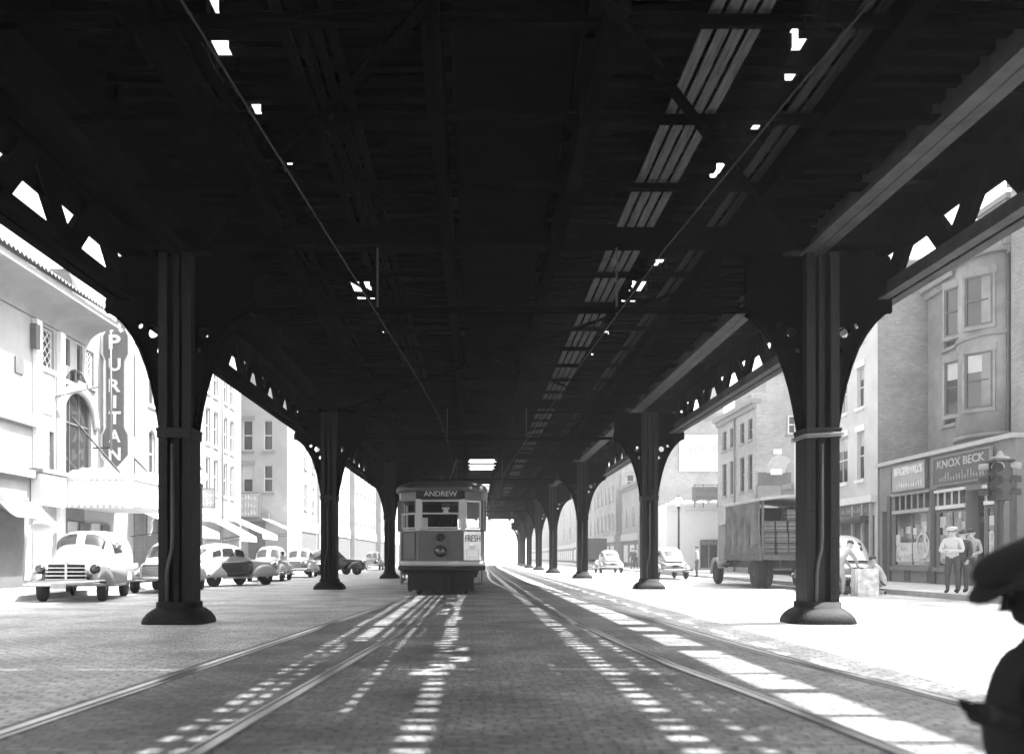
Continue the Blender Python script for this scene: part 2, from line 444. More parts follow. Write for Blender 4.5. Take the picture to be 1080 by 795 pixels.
    for a, b in zip(cutsy, cutsy[1:]):
        if b - a < .02: continue
        jt = random.uniform(-.03,.03); c = [(s[0]+jt, s[1]+jt*.3+random.uniform(-.04,.03)) for s in SLITS if (random.random() > .08 or s in SLITS[:2]) and not ((s in SLITS[:2] and a < 12.9) or (s in SLITS[2:4] and a > 12.8))] + [(o[2], o[3]) for o in op if o[0] < b-.01 and o[1] > a+.01]
        for iv in base:
            for p, q in sub(iv, c): m.beam(p, q, 6.875, 6.9, a, b)
    m.build('deck_boards', 'deck', el)['kind'] = 'stuff'
    # ties
    m = MB(); nt = int(SP/TIE)
    for i in range(nt):
        y = ya + (i+.5)*SP/nt; b0 = bend(y); j = random.uniform(-.02,.02)
        op2 = [(o[2],o[3]) for o in op if o[0] < y < o[1] and (i % 6 or o[3]-o[2] < .5)]
        for iv in ((1.2, 5.75), (-4.35, -.25)):
            for p, q in sub(iv, op2): 
                    hw = random.uniform(.06,.1)
                    if p < 2.0 < q and 13.2 < y < 27: m.box(p+b0,2.2+b0,y-hw+j,y+hw+j,6.7,6.87); m.box(2.2+b0,3.25+b0,y-.035+j,y+.035+j,6.7,6.87); m.box(3.25+b0,q+b0,y-hw+j,y+hw+j,6.7,6.87)
                    else: m.box(p+b0, q+b0, y-hw+j, y+hw+j, 6.7, 6.87)
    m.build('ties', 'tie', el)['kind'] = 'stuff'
    # side gap bars between column girder and lattice girder
    m = MB(); y = ya + .2
    while y < yb - .2:
        b0 = bend(y); hw = random.choice((.03,.035,.04,.12,.3))
        m.box(5.8+b0, 7.05+b0, y-hw, y+hw, 6.70, 6.84); y += random.uniform(.75,1.35)+hw
    m.build('side_brackets', 'steel', el)['kind'] = 'stuff'
    # wind bracing
    for (xa_, xb_) in ((-4.5, 5.3), (5.3, -4.5)):
        m = MB(); m.bar((xa_+bend(ya), ya+.3, 6.3), (xb_+bend(yb), yb-.3, 6.3), .12, .03); m.build('wind_brace', 'steel', el)
for (a, b, c, d) in OPEN:
    if 1.0 < b-a < 3:
        m = MB(); m.bar((c-.05+bend(a),a+.1,6.86),(d+.05+bend(a),b-.3,6.86),.07,.04,(0,0,1)); m.bar((c+(d-c)*.6,a-.1,6.8),(c+(d-c)*.6,b+.1,6.8),.09,.05); m.bar((c-.1,(a+b)/2,6.75),(d+.1,(a+b)/2+.1,6.75),.1,.1); m.build('deck_brace','steel',el)
# trolley wires
for pts, lab in ((TL, 'thin overhead trolley wire above the track of the trolley car'), (TR, 'thin overhead trolley wire above the empty streetcar track')):
    t = thing('trolley_wire', lab, 'wire', (0,0,0), 0, 'trolley wires under the railway deck')
    m = MB(); m.tube([(spl(pts, y), y, 5.22) for y in [-20,-8,0,4,8,12,16,20,26,32,38,44,50,58,66,75,90,110,130,160]], .008, 6); m.build('contact_wire', 'wire', t)
    for k in range(0, 5):
        y = YK(k)-.0; x = spl(pts, y); m = MB(); m.bar((x,y,5.23),(x,y,6.36),.03,.03,(1,0,0)); m.build('hanger', 'iron', t)

# ------------------------------------------------------------------ buildings
def win(root, pl, a, b, c, d, arch=False, sash='sash', blind=0, mull=0, rail=True, sill='trim_grey', lintel=None, dep=.16, lattice=False, name='window'):
    m = MB(); w = .07
    m.pbox(pl,a,a+w,c,d,-dep,-dep+.07).pbox(pl,b-w,b,c,d,-dep,-dep+.07).pbox(pl,a+w,b-w,c,c+w,-dep,-dep+.07).pbox(pl,a+w,b-w,d-w,d,-dep,-dep+.07)
    if rail: m.pbox(pl,a+w,b-w,(c+d)/2-.03,(c+d)/2+.03,-dep,-dep+.06)
    for i in range(mull):
        u = a + (b-a)*(i+1)/(mull+1); m.pbox(pl,u-.02,u+.02,c+w,d-w,-dep+.001,-dep+.05)
    if lattice:
        n = 5
        for i in range(-n, n+1):
            for sg in (1,-1):
                pts = []
                u0 = (a+b)/2 + i*(b-a)/3.0
                h = (d-c)/2
                p, q = (u0-sg*h, c), (u0+sg*h, d)
                lo = max(0, min(1, 0)); t0, t1 = 0.0, 1.0
                dx = q[0]-p[0]
                ta, tb = (a+w-p[0])/dx, (b-w-p[0])/dx
                t0, t1 = max(0, min(ta,tb)), min(1, max(ta,tb))
                if t1 - t0 > .02:
                    P0 = pl.P(p[0]+dx*t0, p[1]+(d-c)*t0, -dep+.08+.01*sg); P1 = pl.P(p[0]+dx*t1, p[1]+(d-c)*t1, -dep+.08+.01*sg)
                    m.bar(P0, P1, .03, .02, pl.n)
    o = m.build(name, sash, root)
    m = MB(); m.f([pl.P(a,c,-dep+.02),pl.P(b,c,-dep+.02),pl.P(b,d,-dep+.02),pl.P(a,d,-dep+.02)]); m.build('pane', 'glass', o)
    if blind:
        z = d - (d-c)*blind; m = MB(); m.pbox(pl,a+w+.01,b-w-.01,z,d-w-.01,-dep+.022,-dep+.028); m.build('blind', 'blind', o)
    if sill:
        m = MB(); m.pbox(pl,a-.1,b+.1,c-.14,c-.002,-.1,.1); m.build('sill', sill, o)
    if lintel:
        m = MB(); m.pbox(pl,a-.12,b+.12,d+.002,d+.28,-.05,.06); m.build('lintel', lintel, o)
    return o
def wall_mesh(pl, u0, u1, z0, z1, holes, depth=8, rev=.2, roof=True):
    m = MB()
    us = sorted({u0,u1,*[h[0] for h in holes],*[h[1] for h in holes]}); zs = sorted({z0,z1,*[h[2] for h in holes],*[h[3] for h in holes]})
    for a, b in zip(us, us[1:]):
        run = None
        for c, d in zip(zs, zs[1:]):
            uc, zc = (a+b)/2, (c+d)/2
            if any(h[0] < uc < h[1] and h[2] < zc < h[3] for h in holes): continue
            m.f([pl.P(a,c),pl.P(b,c),pl.P(b,d),pl.P(a,d)])
    for h in holes:
        a, b, c, d = h[:4]
        m.f([pl.P(a,c),pl.P(a,c,-rev),pl.P(a,d,-rev),pl.P(a,d)]).f([pl.P(b,c),pl.P(b,c,-rev),pl.P(b,d,-rev),pl.P(b,d)])
        m.f([pl.P(a,c),pl.P(b,c),pl.P(b,c,-rev),pl.P(a,c,-rev)]).f([pl.P(a,d),pl.P(b,d),pl.P(b,d,-rev),pl.P(a,d,-rev)])
        if len(h) > 4 and h[4]:
            r = (b-a)/2; zs_ = d - r*h[4]; n = 10
            for sg in (0, 1):
                arc = []
                for i in range(n+1):
                    t = PI/2*i/n; arc.append((( a + r - r*math.cos(t)) if not sg else (b - r + r*math.cos(t)), zs_ + (d-zs_)*math.sin(t)))
                cu = a if not sg else b
                for (p, q) in zip(arc, arc[1:]): m.f([pl.P(cu,d,0),pl.P(p[0],p[1],0),pl.P(q[0],q[1],0)])
                for (p, q) in zip(arc, arc[1:]): m.f([pl.P(p[0],p[1],0),pl.P(q[0],q[1],0),pl.P(q[0],q[1],-rev),pl.P(p[0],p[1],-rev)])
    D = -depth
    m.f([pl.P(u0,z0),pl.P(u0,z0,D),pl.P(u0,z1,D),pl.P(u0,z1)]).f([pl.P(u1,z0),pl.P(u1,z0,D),pl.P(u1,z1,D),pl.P(u1,z1)])
    m.f([pl.P(u0,z0,D),pl.P(u1,z0,D),pl.P(u1,z1,D),pl.P(u0,z1,D)])
    if roof: m.f([pl.P(u0,z1),pl.P(u1,z1),pl.P(u1,z1,D),pl.P(u0,z1,D)])
    return m
def bld(label, pl, u0, u1, z1, wins, m='brick', depth=9, cornice='trim_grey', cz=.5, z0=0, chim=(), cat='building', name='building', cd=.35, **kw):
    r = thing(name, label, cat)
    holes = [w[:4] + ((w[4].get('arch', 0),) if len(w) > 4 else (0,)) for w in wins]
    wall_mesh(pl, u0, u1, z0, z1, holes, depth).build('wall', m, r)
    for w in wins:
        k = dict(kw)
        if len(w) > 4: k.update(w[4])
        k.pop('arch', None); win(r, pl, *w[:4], **k)
    if cornice:
        mm = MB(); mm.pbox(pl,u0+.003,u1-.003,z1-cz,z1-cz*.45,.004,cd*.5); mm.pbox(pl,u0-.05,u1+.05,z1-cz*.45,z1+.06,-.3,cd)
        mm.build('cornice', cornice, r)
    for u, d, w, h in chim:
        mm = MB(); mm.pbox(pl,u-w/2,u+w/2,z1-.1,z1+h,-d-w/2,-d+w/2); mm.pbox(pl,u-w/2-.06,u+w/2+.06,z1+h,z1+h+.15,-d-w/2-.06,-d+w/2+.06); mm.build('chimney', m, r)
    return r
def grid(us, zs, w, h, **k): return [(u-w/2, u+w/2, z, z+h, dict(k, blind=random.choice((0,0,.35,.5,.25)))) for u in us for z in zs]
LP = lambda x: Pl((x,0,0), (0,1,0), (1,0,0))      # left side of the street, faces +X
RP = lambda x: Pl((x,0,0), (0,1,0), (-1,0,0))     # right side, faces -X
FP = lambda y: Pl((0,y,0), (1,0,0), (0,-1,0))     # faces the camera

# --- left: theatre -------------------------------------------------------------
XL = -14.6
yl = lambda px: yat(px, XL)
plt = LP(XL)
zt = 10.2
wins = [ (yl(64)-.0, yl(76), 7.95, 10.0-.35, {'lattice':True,'rail':False,'sash':'sash_dark','sill':None}) ] if False else []
yw = lambda a, b: (yl(a), yl(b))
A = yw(42,57); B = yw(61,74); Cc = yw(80,87); D_ = yw(91,99)
wins = [(A[0],A[1],7.55,8.95,{'lattice':True,'rail':False,'sill':'white'}), (B[0],B[1],7.45,8.95,{'rail':False,'sash':'sash_dark','sill':'white'}),
        (Cc[0]+.1,Cc[1],7.6,8.95,{'rail':False,'sash':'sash_dark'}), (D_[0],D_[1],7.6,8.95,{'lattice':True,'rail':False}),
        (yl(35),yl(40),3.95,5.45,{'sash':'sash_dark'}), (yl(52),yl(57),3.95,5.45,{'sash':'sash_dark'}),
        (yl(66),yl(96),4.0,8.0,{'arch':1.0,'mull':2,'rail':True,'sash':'sash_dark','sill':None})]
th = bld('white stucco theatre with arched window and tiled eave', plt, 22.7, yl(141), 10.25, wins, 'stucco', 14, cornice=None, cat='theatre', name='theatre')
# deep plain eave and tiled roof
m = MB(); pr = []
for i in range(8):
    t = PI/2*i/7; pr.append((.05 + 1.1*(1-math.cos(t)), 9.7 - .65 + .65*math.sin(t)))
loops = [[plt.P(u, z, d) for d, z in pr] for u in (22.6, yl(92))]
m.rings(loops, cap=False, closed=False); m.pbox(plt, 22.6, yl(92), 9.7, 9.9, -.2, 1.25); m.build('eave', 'stucco2', th)
m = MB(); n = 46; u0, u1 = 22.5, yl(90)
loops = []
for j in range(2):
    d, z = ((1.4, 9.94), (-3.2, 12.8))[j]
    loops.append([plt.P(u0+(u1-u0)*i/(n*4), z + .1*abs(math.sin(PI*i/4)), d) for i in range(n*4+1)])
m.rings(loops, cap=False, closed=False); m.build('tiled_roof', 'tile_roof', th)
m = MB(); m.pbox(plt, yl(93), yl(125), 10.255, 12.2, -.6, -.1)   # parapet gable behind pole
m.ell(plt.P(yl(108), 12.1, -.35), (.3, 2.2, 1.2), 16, 8); m.build('parapet', 'white', th)
# ornamental panels, pilasters, string course, shop base
for u in (yl(37), yl(62)):
    m = MB(); m.pbox(plt, u-.18, u+.18, .15, 9.0, .004, .16); m.build('pilaster', 'white', th)
m = MB(); m.pbox(plt, 22.7, yl(34), 5.4, 5.75, .004, .2); m.pbox(plt, 22.7, yl(34), 3.7, 3.95, .004, .25); m.build('string_course', 'stucco2', th)
m = MB(); a, b = yl(40), yl(60)
m.pbox(plt,a+.15,b-.3,6.0,7.6,.004,.03); m.build('relief_panel', 'cream', th)
m = MB(); m.pbox(plt,a+.6,b-.9,6.35,7.1,.032,.07); m.build('relief_frame', 'white', th)
m = MB(); u0, u1 = yl(64), yl(98); uc = (u0+u1)/2; R = (u1-u0)/2
loops = []
for i in range(21):
    t = PI*i/20; loops.append([plt.P(uc - (R+q)*math.cos(t), 6.0+(R*.84+q)*math.sin(t), dd) for q, dd in ((.0,.004),(.0,.12),(.35,.12),(.35,.004))])
m.rings(loops); m.build('arch_moulding', 'cream', th)
m = MB(); m.pbox(plt, 26.9, 29.2, .15, 3.0, .005, .03); m.build('shop_opening', 'trim_dark', th)
m = MB(); m.pbox(plt, yl(62), yl(88), .15, 3.3, .005, .04); m.build('entrance', 'sign_dark', th)
for i in range(4):
    u = yl(62)+.5+i*1.0; m = MB(); m.pbox(plt, u, u+.75, .2, 2.4, .045, .1); m.build('door', 'trim_dark' if i % 2 else 'cream', th)
m = MB(); m.pbox(plt, yl(34)-.15, yl(34)+.15, 8.0, 8.8, .02, .2); m.build('wall_lantern', 'trim_dark', th)
m = MB(); m.pbox(plt, yl(15), yl(24), 7.0, 7.5, .005, .05); m.build('vent', 'sash_dark', th)
m = MB(); m.bar(plt.P(yl(58),6.7,.0), plt.P(yl(62)+.5,7.2,1.2), .05, .05); m.build('bracket_arm', 'trim_dark', th)
o = thing('canvas_awning', 'dark canvas hood over the shop door at the theatre corner', 'awning')
m = MB()
loops = [[plt.P(u, 3.0+.0, .05), plt.P(u, 3.0-.28, .55), plt.P(u, 2.6-.28, .95), plt.P(u,2.3,1.05), plt.P(u,2.3,1.0), plt.P(u,2.9,.0)] for u in (26.7, 29.3)]
m.rings(loops); m.build('cover', 'trim_dark', o)
# vertical PURITAN blade sign: faces the camera (and the back)
YS = 35.2; fp = FP(YS); pm = FPX/YS
us = lambda px: (px-VX)/pm
zs = lambda py: HC + (VY-py)/pm
sg = thing('blade_sign', 'tall dark vertical theatre sign reading PURITAN', 'sign')
outl = [(106,352),(111,345),(117,349),(123,343),(129,349),(134,345),(138,352),(138,372),(133,380),(133,452),(138,460),(138,482),(122,497),(105,482),(105,460),(110,452),(110,380),(106,372)]
me = curve_mesh([[(us(x), zs(y)) for x, y in outl]], .34)
for v in me.vertices: v.co = (v.co.x, v.co.z+YS+.18, v.co.y)
me.materials.clear(); me.materials.append(MATS['white']); link('casing', me, sg)
cx_, cy_ = 121.7, 418
me = curve_mesh([[(us(cx_+(x-cx_)*.80), zs(cy_+(y-cy_)*.965)) for x, y in outl]], .03)
for v in me.vertices: v.co = (v.co.x, v.co.z+YS-.01, v.co.y)
me.materials.clear(); me.materials.append(MATS['sign_dark']); link('face', me, sg)
for ch, y in zip('PURITAN', (361,384,406,423,440,459,478)):
    text(ch, fp, us(121.5), zs(y+7.5), .05, .46 if ch != 'I' else .12, (15 if ch != 'P' else 17)/pm*.9, 'white', sg, bold=.03)
m = MB()
for z in (6.2, 9.2): m.bar((us(105), YS+.2, z), (XL-.02, YS+1.2, z), .06, .06)
m.build('support_arm', 'iron', sg)
# marquee
mq = thing('theatre_marquee', 'big white theatre marquee with bulbs along its lower edge', 'marquee')
ym0, ym1 = 31.7, 36.6; xm = -12.15
m = MB(); m.box(XL+.02, xm, ym0, ym1, 2.9, 3.06); m.build('soffit', 'cream', mq)
for pl_, a, b, nm in ((FP(ym0), XL+.02, xm, 'front'), (LP(xm), ym0, ym1, 'side')):
    m = MB(); n = 14
    poly = [(a,2.86),(b,2.86),(b,3.92)] + [(b+(a-b)*i/n, 3.95+.3*math.sin(PI*i/n)+(.05 if i%2 else 0)) for i in range(1,n)] + [(a,3.92)]
    m.prism(poly, lambda u,v,w: pl_.P(u,v,w), .0, .14); m.build('letter_board', 'white', mq)
    for zz in (2.9, 3.84):
        for i in range(int((b-a)/.22)): m = MB(); m.ell(pl_.P(a+.08+i*.22, zz, .18), (.06,.06,.06), 8, 5); m.build('bulb', 'sign_grey', mq)
m = MB(); m.box(xm-.3, xm-.25, ym0+.3, ym1-.3, 3.06, 3.1); m.bar((xm-.3,ym0+.5,3.9),(XL,ym0+1,6.2),.05,.05); m.bar((xm-.3,ym1-.5,3.9),(XL,ym1-1,6.2),.05,.05); m.build('tie_rod', 'iron', mq)
# small side canopy sign to its left
o = thing('canopy_sign', 'small white canopy signboard beside the big marquee', 'sign')
m = MB(); m.box(XL+.02,-14.2,29.6,31.4,2.85,3.9); m.build('panel', 'white', o, bevel=.03)
m = MB(); m.box(XL+.02,-14.12,29.5,31.5,3.91,4.05); m.build('cap', 'trim_grey', o)
o = thing('oval_sign', 'white oval hanging sign under the small canopy', 'sign')
m = MB(); m.ell((-14.0,29.4,2.1),(.5,.1,.24),18,8); m.build('panel','white',o); m = MB(); m.bar((-14.0,29.4,2.32),(-14.2,29.9,2.9),.03,.03); m.build('hanger','iron',o)
# strip sign along the arch
o = thing('strip_sign', 'narrow slanted strip sign with tiny dark letters beside the big arch', 'sign')
ppl = FP(36.2); q = FPX/36.2
uu = lambda px: (px-VX)/q
vv = lambda py: HC+(VY-py)/q
m = MB(); m.prism([(uu(95),vv(412)),(uu(103),vv(405)),(uu(103),vv(480)),(uu(99),vv(485))], lambda u,v,w: ppl.P(u,v,w), 0,.12); m.build('panel','white',o)
for i in range(7):
    m = MB(); z = vv(420+i*8); m.pbox(ppl,uu(98.6),uu(101.4),z-.14,z,.122,.13); m.pbox(ppl,uu(99.6),uu(100.6),z-.1,z-.04,.131,.135); m.build('lettering','sign_dark',o)
# flagpole
o = thing('flagpole', 'thin flagpole standing up from the theatre front', 'flagpole')
m = MB(); m.tube([(-13.9,34.5,5.2),(-13.92,34.5,10.2)], [.05,.03], 8); m.build('pole','trim_grey',o); m = MB(); m.ell((-13.92,34.5,10.25),(.08,.08,.08),8,6); m.build('finial','trim_grey',o)
m = MB(); m.bar((-13.9,34.5,5.3),(XL,34.5,5.3),.06,.06); m.build('bracket','iron',o)
# brick pier + white building with arched windows
pb = bld('narrow dark brick building pier next to the theatre', LP(-14.55), yl(141)+.02, yl(151.5), 13.5, [], 'brick_dark', 10)
a0 = yl(151.5)+.02
wl = []
for u in (a0+1.0, a0+2.6, a0+4.9, a0+6.5):
    wl += [(u-.45,u+.45,4.7,6.9,{'arch':1.0,'sash':'sash'}), (u-.45,u+.45,8.0,10.2,{})]
b2 = bld('white building with paired arched windows above a shop with scrolled brackets', LP(-14.6), a0, 48.2, 13.0, wl, 'stucco', 12, sill='white')
m = MB(); m.pbox(LP(-14.6), a0, 48.2, 3.4, 3.95, .004, .45); m.build('shop_cornice','white',b2)
for i in range(4):
    u = a0+.4+i*1.5
    m = MB(); l_ = LP(-14.6); m.prism([(.004,3.38),(.42,3.38),(.4,3.1),(.18,2.7),(.2,2.4),(.1,2.1),(.004,2.1)], lambda d,z,w: l_.P(u+w,z,d), 0,.2); m.build('scroll_bracket','white',b2)
m = MB(); m.pbox(LP(-14.6), a0+.2, 48, .15, 3.38, .003, .02); m.build('shop_window','sign_dark',b2)
# sloping white awning
def awning(label, x0, y0, y1, z0, out, z1, mm='white', face=1, val=.25):
    o = thing('shop_awning', label, 'awning', (0,0,0), 0, 'awnings over the shop fronts')
    m = MB(); n = 12; L = []
    for i in range(n+1):
        y = y0+(y1-y0)*i/n; w = .03*math.sin(i*2.1)
        L.append([(x0,y,z0),(x0+face*out,y,z1+w),(x0+face*out,y,z1+w-.02),(x0,y,z0-.04)])
    m.rings(L); m.build('cover', mm, o)
    m = MB(); L = []
    for i in range(n*3+1):
        y = y0+(y1-y0)*i/(n*3); L.append([(x0+face*out,y,z1),(x0+face*(out+.02),y,z1-val-.06*abs(math.sin(i*1.05)))])
    m.rings(L, cap=False, closed=False); m.build('valance', mm, o)
    m = MB()
    for y in (y0+.05,y1-.05): m.bar((x0,y,z1-.3),(x0+face*out,y,z1),.03,.03)
    m.build('arm','iron',o)
awning('white sloping awning between the marquee and the steel column', -14.5, 38.0, 43.5, 3.25, 2.2, 2.3)
# building with tall windows, drainpipe, then return wall
bw_ = []
for u in (49.5, 51.0, 53.0, 54.4):
    for z in (4.7, 7.4, 10.2): bw_.append((u-.42,u+.42,z,z+1.95,{}))
b3 = bld('white building with tall narrow windows and a drainpipe, behind the lamp post', LP(-14.62), 48.3, 56.5, 15, bw_, 'stucco2', 12, sill='white')
m = MB(); m.tube([(-14.5,51.95,.2),(-14.5,51.95,14.4)], .07, 8); m.build('drainpipe','trim_grey',b3)
awning('white awning drooping over the shop past the lamp post', -14.5, 48.6, 52.2, 3.3, 1.9, 2.3)
awning('wider white awning in front of the tall windowed building', -14.5, 52.4, 56.3, 3.5, 2.2, 2.5)
# frontal grey-windowed building
f60 = FP(60.0)
u60 = lambda px: pxx(px, 60)
b4 = bld('pale building facing us with single wide windows and a hanging sign', f60, u60(247), u60(303), 15.5, [(u60(256),u60(267),pz(475,60),pz(443,60),{'lintel':'trim_grey'}), (u60(256),u60(267),pz(519,60),pz(490,60),{'lintel':'trim_grey','blind':.5}), (u60(278),u60(288),pz(475,60),pz(443,60),{}), (u60(278),u60(288),pz(519,60),pz(490,60),{})], 'stucco', 5)
m = MB(); m.pbox(f60,u60(253),u60(285),pz(548,60),pz(541,60),.004,.4); m.build('shop_cornice','trim_grey',b4)
m = MB(); m.pbox(f60,u60(262),u60(280),.15,pz(550,60),.004,.03); m.build('shop_window','sign_dark',b4)
def lettersign(label, pl, u, z, w, h, rows, bm='sign_grey', lm='white', name='hanging_sign', depth=.12, d=.05, group=None):
    o = thing(name, label, 'sign', (0,0,0), 0, group)
    m = MB(); m.pbox(pl,u-w/2,u+w/2,z,z+h,d,d+depth); m.build('board', bm, o)
    m = MB(); e = .05
    for a in ((u-w/2-e,u-w/2,z-e,z+h+e),(u+w/2,u+w/2+e,z-e,z+h+e),(u-w/2,u+w/2,z-e,z),(u-w/2,u+w/2,z+h,z+h+e)): m.pbox(pl,*a,d-.01,d+depth+.03)
    m.build('border', 'trim_grey' if bm != 'sign_grey' else 'sign_dark', o)
    n = len(rows)
    for i, r in enumerate(rows):
        rh = h/n*.62; rz = z + h - h/n*(i+1) + h/n*.2
        if isinstance(r, str): text(r, pl, u, rz, d+depth+.012, w*.84, rh, lm, o)
        else:                                   # writing too small to read: its strokes only
            rnd = random.Random(r); m = MB(); x = u-w*.4
            while x < u+w*.38:
                k = rnd.choice((.5,.7,1)); m.pbox(pl,x,x+rh*.14,rz,rz+rh*k,d+depth+.002,d+depth+.015)
                if rnd.random() < .6: m.pbox(pl,x+rh*.141,x+rh*.45,rz+rh*.4*k,rz+rh*.55*k,d+depth+.002,d+depth+.014)
                x += rh*.62
            m.build('lettering', lm, o)
    return o
lettersign('grey two line sign on the pale building facing us', FP(59.5), u60(264), pz(545,59.5), 1.45, 1.55, [3,5,8])
lettersign('small framed sign sticking out behind the lamp post', FP(47), pxx(218.5,47), pz(535,47), .85, .95, [4,9], 'sign_grey')
lettersign('far grey sign over the shop fronts beyond the pale building', FP(66), pxx(302,66), pz(559,66), 1.25, .95, [6,2])
awning('small white awning under the grey two line sign', -13.4, 57.0, 59.4, 3.6, 2.0, 2.7)
# far left row
for i, (ya, yb, x, z, mm) in enumerate(((60.5,74,-12.9,13,'stucco'),(74.2,92,-12.7,17,'cream'),(92.2,112,-12.2,14,'stucco2'),(112.2,150,-11.6,18,'brick_pale'),(150.3,210,-10.2,15,'stucco'),(210.3,300,-8.2,17,'brick_pale'))):
    n = max(2, int((yb-ya)/(3.0 if i < 3 else 6))); us_ = [ya+(j+.5)*(yb-ya)/n for j in range(n)]
    labs = ['sunlit white building just beyond the two line sign','tall cream building farther up the theatre side','pale building third beyond the two line sign','pale brick block far up the theatre side','hazy long white building far up the theatre side','hazy brick row at the far end of the theatre side']
    r = bld(labs[i], LP(x), ya, yb, z, grid(us_, (4.8,7.9,11.0) if z > 13.5 else (4.8,7.9), 1.1, 1.9), mm, 10)
    m = MB(); m.pbox(LP(x),ya+.4,yb-.4,.15,3.0,.004,.03); m.build('shop_front','sign_dark',r)
    m = MB(); m.pbox(LP(x),ya+.2,yb-.2,3.1,3.9,.004,.12); m.build('fascia','white',r)

# --- right: row house, shops ----------------------------------------------------
XR = 18.9; rp = RP(XR)
bh = bld('brownstone bow fronted row house above the corner shops', rp, 31.5, 37.5, 12.3, [(35.3,36.25,9.45,11.25,{'lintel':'brownstone','sill':'brownstone','blind':0}),(35.3,36.25,6.4,8.5,{'lintel':'brownstone','sill':'brownstone','blind':.0})], 'brownstone', 9, cornice='brownstone', cat='house', name='row_house', sash='sash_dark')
m = MB(); cy, hw, pj = 33.05, 1.35, .95; n = 16
prof = [(XR - pj*math.sin(PI*i/n)**.8, cy - hw*math.cos(PI*i/n)) for i in range(n+1)]
for z0, z1, e, nm, mm in ((4.2,11.9,0,'bow_front','brownstone'),(11.9,12.25,.12,'bow_cornice','brownstone'),(9.0,9.15,.04,'bow_band','brownstone'),(5.4,5.55,.08,'bow_band','brownstone')):
    m = MB(); P_ = [(XR-.005-(XR-x)*(1+e) if True else x, cy+(y-cy)*(1+e)) for x, y in prof]
    m.rings([[(x,y,z0) for x,y in P_],[(x,y,z1) for x,y in P_]]); o = m.build(nm, mm, bh)
    for p in o.data.polygons: p.use_smooth = len(p.vertices) == 4
# windows set into the bow, near side
ia = PI*.30; wx, wy = XR - pj*math.sin(ia)**.8, cy - hw*math.cos(ia)
for z0, z1, bl in ((9.4,11.2,.0),(6.45,8.45,.35)):
    for ang, (qx,qy) in ((-2.42,(wx,wy)),(-PI+.35,(XR-pj*1.0+.05, cy+.55))):
        nrm = Vector((math.cos(ang), math.sin(ang), 0)); pw = Pl((qx,qy,0), Vector((0,0,1)).cross(nrm), nrm)
        W = .46
        o = win(bh, pw, -W, W, z0, z1, sash='sash_dark', blind=bl, mull=0, sill='brownstone', lintel='brownstone', dep=.0)
        m = MB(); m.pbox(pw,-W-.09,-W-.005,z0,z1,-.25,.1).pbox(pw,W+.005,W+.09,z0,z1,-.25,.1); m.build('jamb','brownstone',o)
m = MB(); 
m.hexa([rp.P(31.5,12.37,-.25),rp.P(37.5,12.37,-.25),rp.P(37.5,12.37,-9),rp.P(31.5,12.37,-9),rp.P(31.5,14.4,-.9),rp.P(37.5,14.4,-.9),rp.P(37.5,14.4,-9),rp.P(31.5,14.4,-9)]); m.build('mansard_roof','slate',bh)
m = MB(); m.pbox(rp,32.4,34.2,12.4,14.0,-1.2,-.25); m.pbox(rp,32.25,34.35,14.0,14.2,-1.3,-.15); m.build('dormer','trim_grey',bh)
win(bh, Pl((XR+.22,0,0),(0,1,0),(-1,0,0)), 32.7,33.9,12.6,13.85, dep=.0, sill=None, name='dormer_window')
m = MB(); m.tube([(XR-.12,31.68,.2),(XR-.12,31.68,12)], .06, 8); m.build('drainpipe','trim_dark',bh)
r0 = bld('darker brick house at the picture edge beside the bow fronted house', RP(18.75), 20.5, 31.45, 14.5, grid((28.6,25.5,22.6),(6.4,9.4),1.0,1.9,sill='brownstone',lintel='brownstone'), 'brick', 9, cat='house', name='row_house')
